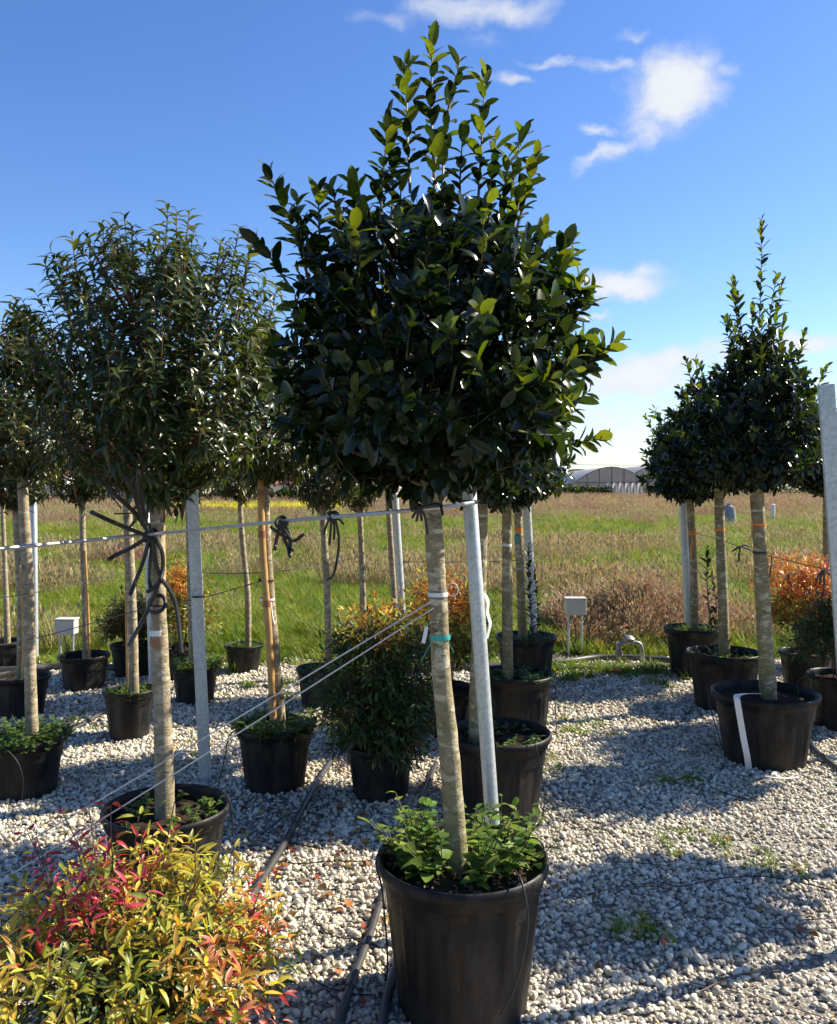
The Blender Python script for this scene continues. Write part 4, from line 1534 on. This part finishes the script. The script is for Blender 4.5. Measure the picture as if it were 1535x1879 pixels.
strap_bundle('large spider-like bunch of black rubber straps on the laurel stem', 3.17,
             [[(274, 982), (258, 945), (245, 905), (232, 878)], [(274, 980), (250, 945), (225, 920), (202, 902)], [(276, 985), (240, 972), (200, 955), (168, 940)], [(272, 985), (262, 930), (255, 890), (254, 866)],
              [(272, 985), (240, 1005), (215, 1017), (198, 1027)], [(275, 985), (262, 1030), (250, 1062), (238, 1092)], [(278, 978), (296, 1010), (298, 1045), (290, 1070), (270, 1086)], [(280, 990), (284, 1030), (295, 1060), (292, 1068)],
              [(295, 1062), (312, 1085), (324, 1120), (333, 1198)], [(292, 1066), (275, 1110), (255, 1150), (236, 1185)], [(272, 960), (278, 990), (274, 1060), (276, 1078)]], .0078, [(276, 983, .022), (288, 1108, .03)])
strap_bundle('knotted bunch of black rubber strap ends on the cable beside the bamboo cane', 2.97,
             [[(516, 957), (510, 975), (505, 1000), (504, 1008)], [(514, 955), (520, 985), (528, 1005), (532, 1022)], [(515, 958), (530, 985), (540, 992), (556, 981)], [(520, 956), (528, 975), (534, 1005), (536, 1010)], [(496, 966), (510, 978), (528, 988)]], .0062, [(516, 958, .018), (519, 962, .014)])
strap_bundle('thin hanging black straps knotted on the cable before the bent laurel stem', 2.85,
             [[(606, 948), (598, 965), (594, 980)], [(608, 948), (606, 975), (604, 1000)], [(610, 948), (613, 970), (612, 990)], [(612, 946), (624, 955), (630, 962)], [(614, 948), (621, 985), (619, 1020), (611, 1055), (600, 1064)]], .0042, [(608, 948, .012), (612, 947, .014)])
strap_bundle('small drooping bunch of black ties on the stem of the tallest holly', 2.60,
             [[(768, 930), (762, 940), (756, 950)], [(768, 930), (766, 945), (764, 956)], [(769, 930), (772, 945), (774, 955)], [(770, 931), (780, 950), (784, 980)], [(766, 930), (785, 928), (806, 926), (812, 945)]], .0042, [(768, 931, .009)])
strap_bundle('loose black ties hanging on the right-hand row wire between two stems', 5.6,
             [[(1358, 1003), (1356, 1015), (1355, 1030)], [(1358, 1003), (1348, 1008), (1344, 1012)], [(1358, 1003), (1368, 1006), (1376, 1008)], [(1358, 1003), (1366, 1000), (1374, 1002)]], .006)
strap_bundle('loose black ties hanging on the wire beside the tall channel post', 3.3,
             [[(1511, 1045), (1512, 1070), (1510, 1090)], [(1511, 1045), (1502, 1055), (1497, 1066)], [(1511, 1045), (1520, 1052), (1528, 1062)], [(1511, 1045), (1505, 1060), (1504, 1072)]], .004)


def wrap(label, name, px, py, D, r, hgt, mat, tails=(), tr=.003, depth=None, cat='tie'):
    c = at(px, py, D)
    root = empty(name, c, label, cat)
    r *= .94
    m = MB().tube([(0, 0, -hgt / 2), (0, 0, hgt / 2)], r, 16, False)
    m.build('band', M[mat], root)
    for t in tails:
        P = [at(a, b, D - r - .008) - c for a, b in t]
        sp = spline(P, 4)
        mb = MB()
        w = tr
        for i in range(len(sp) - 1):
            mb.box(sp[i].lerp(sp[i + 1], .5), (w * 2, .0016, (sp[i + 1] - sp[i]).length * 1.05), (sp[i + 1] - sp[i]).to_track_quat('Z', 'Y').to_matrix())
        mb.build('ribbon_end', M[mat], root, smooth=False)
    return root


wrap('black rubber tie wrapped round the top of the tallest holly stem', 'stem_tie', 794, 927, 2.66, .0335, .012, 'rubber')
wrap('white paper band round the tallest holly stem', 'stem_label', 803, 1090, 2.66, .034, .013, 'white', [[(818, 1092), (820, 1110), (823, 1122)]], .005, cat='label')
wrap('teal plastic ribbon tied round the tallest holly stem', 'stem_ribbon', 807, 1168, 2.66, .0345, .016, 'teal', [[(796, 1168), (785, 1190), (772, 1214)], [(800, 1170), (806, 1185), (804, 1200)], [(818, 1170), (826, 1185), (832, 1198)], [(817, 1166), (824, 1182), (830, 1192)]], .0035, cat='ribbon')
wrap('white plastic tape wound round the laurel stem below the rubber straps', 'stem_label', 290, 1160, 3.24, .035, .022, 'white', [[(282, 1168), (296, 1160), (304, 1150)]], .006, cat='label')
wrap('brown tape patch round the laurel stem below the white tape', 'stem_label', 291, 1178, 3.24, .0345, .03, 'btape', cat='label')
wrap('thin black wire tie round the laurel stem', 'stem_tie', 289, 1110, 3.24, .0335, .008, 'rubber', [[(280, 1112), (270, 1120), (268, 1124)]], .002)
wrap('black tie looped round the round pole beside the tallest holly', 'stem_tie', 861, 921, 3.12, .031, .014, 'rubber', [[(858, 920), (840, 918), (836, 924)], [(856, 930), (846, 934), (834, 932)]], .004)
wrap('black tie looped round the wide grey post', 'stem_tie', 362, 1094, 4.68, .040, .012, 'rubber', [[(356, 1096), (352, 1092), (361, 1078)]], .004)
wrap('black tie round the laurel stem and its bamboo cane', 'stem_tie', 487, 1065, 4.58, .045, .012, 'rubber', [[(474, 1066), (470, 1074), (470, 1078)]], .003)
wrap('white tie round the laurel stem and its bamboo cane', 'stem_tie', 489, 1099, 4.58, .046, .012, 'white', [[(497, 1105), (500, 1130), (504, 1146)]], .008)
wrap('orange ribbon on the stem of the holly beside the dry weeds', 'stem_ribbon', 1270, 978, 7.28, .036, .03, 'orange', [[(1270, 980), (1272, 1000), (1268, 1024)], [(1271, 985), (1267, 1010), (1267, 1028)]], .010, cat='ribbon')
wrap('orange ribbon on the second stem of the right-hand row', 'stem_ribbon', 1320, 972, 6.24, .040, .022, 'orange', cat='ribbon')
wrap('orange ribbon on the stem in the white-strapped pot', 'stem_ribbon', 1392, 962, 5.02, .044, .016, 'orange', [[(1382, 955), (1380, 970), (1377, 988)]], .008, cat='ribbon')
wrap('black tie round the stem in the white-strapped pot', 'stem_tie', 1394, 1014, 5.02, .0445, .014, 'rubber', [[(1402, 1010), (1415, 1020), (1412, 1060)]], .006)
wrap('white band on the dark stem of the holly in the weedy pot', 'stem_label', 929, 1000, 5.46, .036, .014, 'white', cat='label')
wrap('blue-green mark on the stem of the far holly', 'stem_label', 950, 988, 6.85, .0355, .04, 'teal', cat='label')
wrap('orange-yellow mark on the stem of the far holly', 'stem_label', 951, 972, 6.85, .036, .03, 'orange', cat='label')
# hanging white tag beside the tallest stem
t0 = at(783, 1150, 2.60)
root = empty('plant_tag', t0, 'white plastic plant tag hanging beside the tallest holly stem', 'tag')
MB().box((-.006, 0, -.025), (.011, .0015, .052), Matrix.Rotation(.2, 3, 'Y'), bev=.0005).build('tag_plate', M['white'], root)
MB().tube(spline([(-.002, 0, 0), (.014, 0, .014), (.036, .01, .012)], 4), .0008, 5).build('tag_string', M['rope'], root)
t0 = at(826, 1080, 2.70)
line('coiled_cord', 'pale coil of cord hooked behind the tallest holly stem', 'cord', [at(818 + 10 * math.cos(a) + 12, 1082 + 12 * math.sin(a), 2.72) for a in np.linspace(0, 11, 22)], .0016, 'rope', 5, 3)
# ------------------------------------------------------------------ pipes and drip tubes on the gravel
def gp(px, py, z=.02):
    D = (CAM_H - z) * F_PX / (py - HOR)
    return Vector((xat(px, D), D, z))


def ppipe(label, pts, r, name='irrigation_pipe', mat='hose', collars=()):
    P = spline([gp(px, py, r + .012) for px, py in pts], 6)
    root = empty(name, P[0], label, 'pipe', 'black irrigation pipes on the gravel')
    m = MB().tube([p - P[0] for p in P], r, 12)
    m.build('pipe', M[mat], root)
    for c in collars:
        q = P[int(c * (len(P) - 1))]
        q2 = P[min(int(c * (len(P) - 1)) + 1, len(P) - 1)]
        dd = (q2 - q).normalized() * .035
        MB().tube([q - P[0] - dd, q - P[0] + dd], r * 1.22, 12).build('joint', M[mat], root)


ppipe('black irrigation pipe passing close beside the pot of the tallest holly', [(800, 1400), (770, 1480), (735, 1570), (700, 1650), (675, 1725), (650, 1790), (625, 1860), (590, 1960)], .013, collars=(.75, .45))
ppipe('short black pipe end tucked behind the pot of the tallest holly', [(735, 1750), (722, 1790), (708, 1840), (690, 1960)], .015)
ppipe('black irrigation pipe between the nandina pot and the strapped laurel pot', [(640, 1362), (605, 1400), (565, 1465), (520, 1550), (470, 1630), (430, 1690)], .015, collars=(.5,))
ppipe('black irrigation pipe beside the white-strapped pot', [(1450, 1300), (1490, 1368), (1530, 1405), (1600, 1460)], .016)
ppipe('black pipe leaving the weedy low pot across the gravel', [(120, 1345), (170, 1318), (200, 1300), (260, 1270)], .016)
# header pipes along the field
for lb, pts, r in (('thick black header pipe lying along the field edge', [(700, 1232), (900, 1222), (1030, 1214), (1100, 1206), (1180, 1208), (1260, 1214), (1420, 1222)], .028), ('second thinner header pipe in front of the thick one', [(1010, 1228), (1100, 1224), (1180, 1222), (1260, 1220), (1330, 1222)], .018),
                   ('dark header pipe behind the pots of the left laurels', [(-120, 1232), (40, 1228), (110, 1222), (240, 1226)], .03)):
    ppipe(lb, pts, r, 'header_pipe')


def drip(label, pts):
    line('drip_tube', label, 'drip tube', pts, .0028, 'tubing', 6, 6, 'thin black drip tubes of the pots')


drip('thin drip tube hanging over the front rim of the tallest holly pot', [at(945, 1597, 2.48), at(958, 1622, 2.42), at(968, 1680, 2.40), at(963, 1740, 2.41), at(945, 1810, 2.43), at(918, 1862, 2.46)])
drip('thin drip tube arching over the left rim of the tallest holly pot', [at(730, 1575, 2.62), at(712, 1556, 2.62), at(694, 1565, 2.60), at(690, 1590, 2.58), at(702, 1645, 2.56), gp(706, 1668 + 130), gp(640, 1722)])
drip('thin drip tube arching over the right rim of the tallest holly pot', [at(961, 1565, 2.7), at(962, 1545, 2.7), at(976, 1537, 2.7), at(994, 1547, 2.7), at(1002, 1580, 2.72)])
drip('thin drip tube hanging down the side of the pot behind the tallest holly', [at(960, 1350, 4.0), at(980, 1362, 3.92), at(993, 1420, 3.90), at(998, 1470, 3.92), at(990, 1510, 3.95), gp(960, 1530)])
drip('thin drip tube hanging from the weedy holly pot', [at(1000, 1228, 5.45), at(1020, 1236, 5.36), at(1018, 1290, 5.36), gp(1020, 1345), gp(1006, 1360)])
drip('thin drip tube at the rim of the weedy low laurel pot', [at(0, 1365, 4.28), at(30, 1395, 4.27), at(42, 1430, 4.27), at(40, 1465, 4.28)])
drip('thin drip tube beside the bamboo-caned laurel pot', [at(440, 1335, 4.5), at(420, 1350, 4.5), at(412, 1390, 4.5), gp(400, 1450), gp(420, 1490)])
drip('thin drip tube over the rim of the strapped laurel pot', [at(405, 1450, 3.24), at(420, 1470, 3.2), at(428, 1530, 3.2), gp(440, 1720), gp(520, 1600)])
drip('thin drip tube at the foot of the white-strapped pot', [at(1310, 1270, 5.0), at(1302, 1290, 4.98), at(1318, 1350, 4.95), gp(1330, 1400), gp(1300, 1440), gp(1380, 1470)])
drip('thin drip tube on the right rim of the white-strapped pot', [at(1466, 1275, 4.98), at(1462, 1256, 5.0), at(1472, 1242, 5.0), at(1490, 1250, 5.0), at(1500, 1275, 5.0)])
random.seed(91)
for lb, pts in (('thin drip tube loop snaking between the two middle pipes', [(470, 1570), (540, 1584), (610, 1580), (690, 1574), (740, 1520)]), ('second thin drip tube crossing the middle gravel', [(440, 1555), (520, 1546), (600, 1556), (650, 1530), (720, 1520)]),
                ('thin drip tube curling left of the pipe joint', [(570, 1680), (600, 1712), (640, 1722), (700, 1718)]), ('thin drip tube lying in front of the nandina shrub', [(470, 1770), (540, 1745), (580, 1800), (640, 1822), (690, 1826)]),
                ('thin dark tube curving over the open gravel', [(1210, 1618), (1250, 1626), (1320, 1612), (1400, 1608), (1480, 1622), (1560, 1642)]), ('thin dark tube near the white-strapped pot on open gravel', [(1360, 1488), (1420, 1484), (1480, 1490), (1550, 1470)]), ('thin dark tube lying beside the strapped laurel pot', [(420, 1600), (450, 1560), (520, 1500), (560, 1490), (600, 1500)])):
    line('drip_tube', lb, 'drip tube', [gp(px, py, .022) for px, py in pts], .0024, 'tubing', 5, 6, 'thin black drip tubes of the pots')

# white strap over a pot
def ribbon(label, pts, w, mat, side=Vector((1, 0, 0)), name='plastic_strap'):
    P = spline(pts, 5)
    V, Fc = [], []
    for i, p in enumerate(P):
        t = (P[min(i + 1, len(P) - 1)] - P[max(0, i - 1)]).normalized()
        s_ = (side - t * side.dot(t)).normalized()
        n_2 = t.cross(s_) * .001
        V += [p - s_ * w / 2 - n_2, p + s_ * w / 2 - n_2, p + s_ * w / 2 + n_2, p - s_ * w / 2 + n_2]
    for i in range(len(P) - 1):
        for k in range(4):
            Fc.append([i * 4 + k, i * 4 + (k + 1) % 4, i * 4 + 4 + (k + 1) % 4, i * 4 + 4 + k])
    Fc += [[3, 2, 1, 0], [len(V) - 4, len(V) - 3, len(V) - 2, len(V) - 1]]
    m = MB()
    m.add(V, Fc)
    return tag(m.build(name, M[mat]), label, 'strap')


ribbon('white plastic strap hanging down the front of the black pot of the spired holly', [at(1392, 1273, 4.86), at(1365, 1273, 4.80), at(1352, 1277, 4.745), at(1353, 1290, 4.725), at(1358, 1320, 4.735), at(1364, 1355, 4.745), at(1370, 1385, 4.75), gp(1374, 1412, .02)], .034, 'white')
ribbon('loose tail of white strap lying on the gravel beside the pot', [gp(1375, 1414, .022), gp(1400, 1424, .022), gp(1440, 1428, .024), gp(1465, 1426, .022)], .016, 'white', Vector((0, 1, 0)))

ribbon('crumpled pale plastic strip hanging on the round pole', [at(889, 1090, 3.16), at(895, 1105, 3.15), at(894, 1125, 3.155), at(899, 1145, 3.15), at(893, 1172, 3.155)], .018, 'white', Vector((.6, .8, 0)), 'plastic_strip')

# ------------------------------------------------------------------ meter boxes, valve
def meter_box(label, X, Y, w=.19, zb=.40, h=.15, d=.11):
    root = empty('meter_box', (X, Y, 0), label, 'utility box', 'pale boxes on legs at the field edge')
    MB().box((0, 0, zb + h / 2), (w, d, h), bev=.006).build('housing', M['box'], root, sharp=30)
    MB().box((0, 0, zb + h + .006), (w + .014, d + .014, .014), bev=.003).build('lid', M['box'], root, sharp=30)
    for s in (-1, 1):
        MB().tube([(s * w * .33, 0, -.02), (s * w * .33, 0, zb + .01)], .010, 8).build('leg', M['galv'], root)
        MB().tube(spline([(s * w * .33 + .03, -.01, zb + .01), (s * w * .33 + .07, -.02, zb * .5), (s * w * .33 + .04, -.03, .1), (s * w * .33 + .16, -.05, .01)], 5), .005, 6).build('cable', M['tubing'], root)


meter_box('pale grey meter box on two legs at the field edge beside the dry weeds', xat(1055, 8.1), 8.1)
meter_box('pale meter box on two legs behind the round laurel pot', xat(122, 7.6), 7.6, .17, .30, .13)
vx, vy = xat(1135, 7.75), 7.75
root = empty('irrigation_valve', (vx, vy, 0), 'grey irrigation valve with curved pipe standing on the header pipe', 'valve')
MB().tube([(0, 0, .0), (0, 0, .20)], .024, 12).build('riser', M['brass'], root)
MB().tube([(0, 0, .08), (0, 0, .12)], .036, 8).build('collar', M['brass'], root)
MB().tube(spline([(0, 0, .18), (.05, 0, .20), (.14, 0, .20), (.20, 0, .17), (.22, 0, .02)], 5), .018, 10).build('bend', M['brass'], root)
MB().lathe([(.0, .20), (.05, .205), (.055, .235), (.03, .26), (.0, .265)], 20).build('cap', M['brass'], root, loc=(.09, 0, 0))
MB().tube([(.06, 0, .25), (.04, .01, .31)], .008, 6).build('handle', M['brass'], root)
o = MB().box((xat(1132, 7.3), 7.3, .04), (.09, .03, .035), Matrix.Rotation(.5, 3, 'Z') @ Matrix.Rotation(.4, 3, 'Y'), bev=.008).build('hose_clip', M['orange'])
tag(o, 'orange plastic hose clip lying before the valve', 'clip')
# pale things out in the field
m = MB()
m.lathe([(.0, 0), (.25, 0), (.27, .25), (.24, .65), (.16, .84), (.06, .90), (.09, .97), (0, .98)], 18, lambda a, j, z: 1 + .14 * math.sin(3 * a + j) + .07 * math.sin(7 * a - 2 * j))
o = m.build('plastic_sack', plain('dull_sack', (.30, .30, .31), .7, var=.25, nscale=6), loc=(xat(1337, 35), 35, 0))
tag(o, 'pale plastic sack standing in the grass behind the right-hand row', 'sack')
o = MB().tube([(0, 0, 0), (0, 0, .55), (.01, 0, .85), (0, 0, .88)], [.08, .09, .08, .03], 12).build('marker_post', M['white'], loc=(xat(1418, 38), 38, .0))
tag(o, 'white plastic sleeve sticking up from the grass beside the pale sack', 'marker')

# ------------------------------------------------------------------ far background
bw = plain('cream_wall', (.55, .50, .38), .9, var=.1, nscale=1)
bwh = plain('white_wall', (.72, .72, .70), .9, var=.05, nscale=1)
bgr = plain('greenhouse_film', (.34, .32, .27), .5, var=.12, nscale=.8)
bgl = plain('greenhouse_bright_film', (.62, .66, .70), .35, var=.1, nscale=.5)
bor = plain('orange_wall', (.55, .28, .10), .9, var=.1, nscale=1)
brf = plain('tile_roof', (.32, .14, .09), .9, var=.2, nscale=2)
bst = plain('dark_frame', (.10, .10, .09), .7)
bwin = plain('window_glass_dark', (.06, .07, .08), .2)


def greenhouse(label, X, Y, w, he, hr, ln, mat, bays=6, ribs=True):
    root = empty('greenhouse', (X, Y, 0), label, 'greenhouse', 'greenhouses beyond the field')
    prof = [(-w / 2, 0), (-w / 2, he)] + [(-w / 2 + w * k / 12, he + (hr - he) * math.sin(math.pi * k / 12) ** .9) for k in range(1, 12)] + [(w / 2, he), (w / 2, 0)]
    n = len(prof)
    m = MB()
    m.add([(x, 0, z) for x, z in prof], [list(range(n))])
    m.build('end_wall', mat, root, smooth=False)
    m = MB()
    V = [(x, .02, z) for x, z in prof] + [(x, ln, z) for x, z in prof]
    m.add(V, [[k, k + 1, n + k + 1, n + k] for k in range(n - 1)])
    m.build('roof', mat, root, smooth=True)
    for k in range(1, bays):
        x = -w / 2 + w * k / bays
        z = np.interp(x, [p[0] for p in prof[1:-1]], [p[1] for p in prof[1:-1]])
        MB().box((x, -.06, z / 2), (.10, .08, z)).build('post', bst, root, smooth=False)
    MB().box((0, -.06, he), (w, .07, .12)).build('beam', bst, root, smooth=False)
    MB().tube([(x, -.05, z + .02) for x, z in prof[1:-1]], .07, 6).build('arch', bst, root)


greenhouse('large brown-grey greenhouse with a curved gable beyond the field', xat(1122, 165), 165, 14.2, 2.6, 5.6, 40, bgr)
greenhouse('bright pale greenhouse roof between the tallest holly and the brown-grey greenhouse', xat(1028, 172), 172, 9, 2.2, 4.6, 30, bgl, 4)
greenhouse('grey greenhouse behind the brown-grey one with its roof just showing', xat(1215, 180), 180, 16, 3.0, 6.6, 40, bgr)
greenhouse('dark low greenhouse roof rising behind the bright pale one', xat(1060, 200), 200, 18, 2.8, 5.9, 40, bgr)
greenhouse('long white glasshouse seen between the stems of the holly row', xat(905, 130), 130, 11, 2.6, 4.2, 20, bwh, 5)
# hooped tunnel with white covers
root = empty('hoop_tunnel', (xat(1148, 150), 150, 0), 'low tunnel of white fleece hoops before the brown-grey greenhouse', 'tunnel')
for k in range(6):
    x = -3.0 + k * 1.1
    P = [(x + .35 * math.cos(a), 0, 2.5 * math.sin(a) ** .6 if math.sin(a) > 0 else 0) for a in np.linspace(0.02, math.pi - .02, 10)]
    V, Fc = [], []
    for p in P:
        V += [(p[0], -.5, p[2]), (p[0], .8, p[2])]
    for i in range(len(P) - 1):
        Fc.append([2 * i, 2 * i + 1, 2 * i + 3, 2 * i + 2])
    m = MB()
    m.add(V, Fc)
    m.build('hoop', bwh, root)


def house(label, X, Y, w, h, d, roofh, wall, wins, cat='house', hip=False):
    root = empty('house', (X, Y, 0), label, cat, 'houses beyond the field')
    MB().box((0, d / 2, h / 2), (w, d, h)).build('wall', wall, root, smooth=False)
    if roofh:
        e = .4
        V = [(-w / 2 - e, -e, h), (w / 2 + e, -e, h), (w / 2 + e, d + e, h), (-w / 2 - e, d + e, h), (-w / 2 + (w * .25 if hip else -e), d / 2, h + roofh), (w / 2 - (w * .25 if hip else -e), d / 2, h + roofh)]
        m = MB()
        m.add(V, [[0, 1, 5, 4], [2, 3, 4, 5], [1, 2, 5], [3, 0, 4], [3, 2, 1, 0]])
        m.build('roof', brf, root, smooth=False)
    for (x, z, ww, wh) in wins:
        f = MB().box((x, -.03, z), (ww + .25, .08, wh + .25)).build('window', bwh, root, smooth=False)
        MB().box((x, -.075, z), (ww, .04, wh)).build('pane', bwin, f, smooth=False)
        MB().box((x, -.10, z), (.07, .03, wh)).build('glazing_bar', bwh, f, smooth=False)


house('cream house with white-framed windows beyond the field', xat(323, 75), 75, 4.6, 1.9, 5, 1.0, bw, [(-1.2, 1.0, .7, 1.1), (.6, 1.0, .7, 1.1), (1.6, 1.0, .6, 1.1)])
house('orange-walled house behind the yellow flower strip', xat(408, 86), 86, 4.5, 2.6, 6, 1.0, bor, [(-.6, 1.6, .7, .9), (1.1, 1.6, .7, .9)])
house('white gabled building behind the yellow flower strip', xat(508, 90), 90, 5.5, 2.0, 6, .9, bwh, [(.8, 1.2, .6, .8)])
house('low grey-white shed left of the cream house', xat(225, 84), 84, 5.5, 2.0, 6, 0, bwh, [(-1.5, 1.1, .6, .8), (.2, 1.1, .6, .8)], 'shed')
house('far white house with red tiled roof on the skyline', xat(78, 230), 230, 13, 4.6, 9, 2.0, bwh, [(-3, 3, 1, 1.3), (2, 3, 1, 1.3)])
house('far low white house with red roof near the small pale shed', xat(125, 240), 240, 9, 3.2, 8, 1.5, bwh, [(0, 2, 1, 1.2)])
house('far pale building with grey roof beside the red-roofed houses', xat(20, 260), 260, 14, 4.0, 8, 0, bwh, [(-3, 2.4, 1.2, 1.2), (3, 2.4, 1.2, 1.2)], 'building')
house('large cream building far behind the right-hand row', xat(1330, 210), 210, 24, 4.5, 8, 1.2, bw, [(-6, 2.6, 1.4, 1.4), (0, 2.6, 1.4, 1.4), (6, 2.6, 1.4, 1.4)], 'building')


def leaf_blob(seed, boxes, n, leaf, cols):
    """foliage spread through several ellipsoids (cx, cy, cz, rx, ry, rz)"""
    random.seed(seed)
    L = Leaves()
    for i in range(n):
        cx_, cy_, cz_, rx, ry, rz = random.choice(boxes)
        u = Vector([random.gauss(0, 1) for _ in range(3)]).normalized() * random.random() ** .4
        p = (cx_ + u.x * rx, cy_ + u.y * ry, max(.02, cz_ + u.z * rz))
        L.add(p, [random.gauss(0, 1) for _ in range(3)], [random.gauss(0, 1) for _ in range(3)], leaf * random.uniform(.6, 1.3), jit(random.choice(cols), .35))
    return L


hedge_cols = [(.05, .075, .025), (.07, .09, .03), (.035, .055, .02)]


def hedge(label, pxa, pxb, D, h, seed, cols=hedge_cols, leaf=.42, n=None):
    xa, xb = xat(pxa, D), xat(pxb, D)
    random.seed(seed)
    root = empty('hedge', ((xa + xb) / 2, D, 0), label, 'hedge', 'hedges beyond the field')
    k = max(3, int((xb - xa) / (h * .6)))
    bx = []
    for i in range(k):
        x = xa + (xb - xa) * (i + .5) / k - (xa + xb) / 2
        hh = h * random.uniform(.75, 1.15)
        bx.append((x, random.uniform(-.3, .3), hh * .5, (xb - xa) / k * .8, h * .4, hh * .52))
    o = put('foliage', leaf_blob(seed, bx, n or min(3600, int(k * 260)), leaf, cols).mesh('foliage', TPL['ovate'], M['weed']), root)
    o['kind'] = 'stuff'


hedge('clipped green hedge before the brown-grey greenhouse', 1020, 1120, 150, 2.4, 301)
hedge('lower hedge continuing before the bright pale greenhouse', 965, 1022, 140, 1.3, 302)
hedge('dark hedge behind the yellow flower strip', 355, 590, 72, 1.25, 303, [(.03, .045, .02), (.04, .055, .02)])
hedge('low hedge of young bushes on the left field edge', -10, 110, 80, .95, 304, [(.07, .09, .04), (.10, .10, .05)], .3)
hedge('straggling hedge between the left laurels and the pale shed', 110, 215, 82, 1.0, 305, [(.06, .075, .03), (.11, .11, .06)], .3)
hedge('green verge hedge in front of the cream house', 300, 352, 66, .6, 306)
hedge('hedge across the far field behind the right-hand row', 1180, 1620, 160, 2.2, 307)


def far_tree(label, px, D, h, w, seed, cols, n=700, leaf=.55):
    X = xat(px, D)
    root = empty('tree', (X, D, 0), label, 'tree', 'trees on the skyline')
    MB().tube([(0, 0, 0), (.1, 0, h * .45), (0, 0, h * .7)], [h * .035, h * .025, h * .01], 8).build('trunk', M['bark2'], root)
    random.seed(seed)
    bx = [(random.uniform(-.3, .3) * w, random.uniform(-.3, .3) * w, h * random.uniform(.45, .8), w * random.uniform(.22, .38), w * .3, h * random.uniform(.16, .26)) for _ in range(7)]
    o = put('crown', leaf_blob(seed, bx, n, leaf, cols).mesh('crown', TPL['ovate'], M['weed']), root)
    o['kind'] = 'stuff'


ol = [(.10, .11, .05), (.14, .13, .07), (.08, .09, .04)]
far_tree('pale green tree between the red-roofed houses', 104, 170, 3.6, 3.0, 401, [(.16, .19, .05), (.12, .15, .05)], 500, .35)
far_tree('olive-grey tree beside the far white gabled building', 528, 112, 3.4, 4.0, 402, ol, 600, .35)
far_tree('autumn-orange tree before the orange-walled house', 425, 104, 2.6, 2.6, 403, [(.42, .20, .05), (.30, .18, .06)], 500, .3)
far_tree('grey-green skyline tree left of the red-roofed house', 45, 300, 6.5, 9, 404, ol, 600, .8)
far_tree('grey-green skyline tree right of the red-roofed house', 90, 310, 6.8, 10, 405, ol, 600, .8)
far_tree('brownish skyline tree behind the pale shed', 180, 300, 6.0, 11, 406, [(.15, .12, .08), (.12, .11, .06)], 600, .8)
far_tree('olive tree before the long white glasshouse', 895, 118, 2.6, 3.6, 407, ol, 500, .3)
far_tree('dark round tree behind the grey sheds on the skyline', 280, 260, 7, 10, 408, hedge_cols, 600, .8)

# overhead line with its two poles
pa, pb = Vector((xat(985, 190), 190, 0)), Vector((xat(1262, 200), 200, 0))
for p, lb in ((pa, 'far wooden line pole behind the holly row'), (pb, 'far wooden line pole behind the right-hand row')):
    root = empty('line_pole', p, lb, 'pole')
    MB().tube([(0, 0, 0), (0, 0, 7.2)], [.14, .10], 8).build('mast', M['bark2'], root)
    MB().box((0, 0, 6.9), (1.4, .12, .12)).build('crossarm', M['bark2'], root, smooth=False)
line('overhead_line', 'thin overhead cable above the far greenhouses', 'cable', [pa + Vector((0, 0, 6.95)), pa.lerp(pb, .5) + Vector((0, 0, 6.75)), pb + Vector((0, 0, 6.95))], .035, 'dwire', 6, 6)
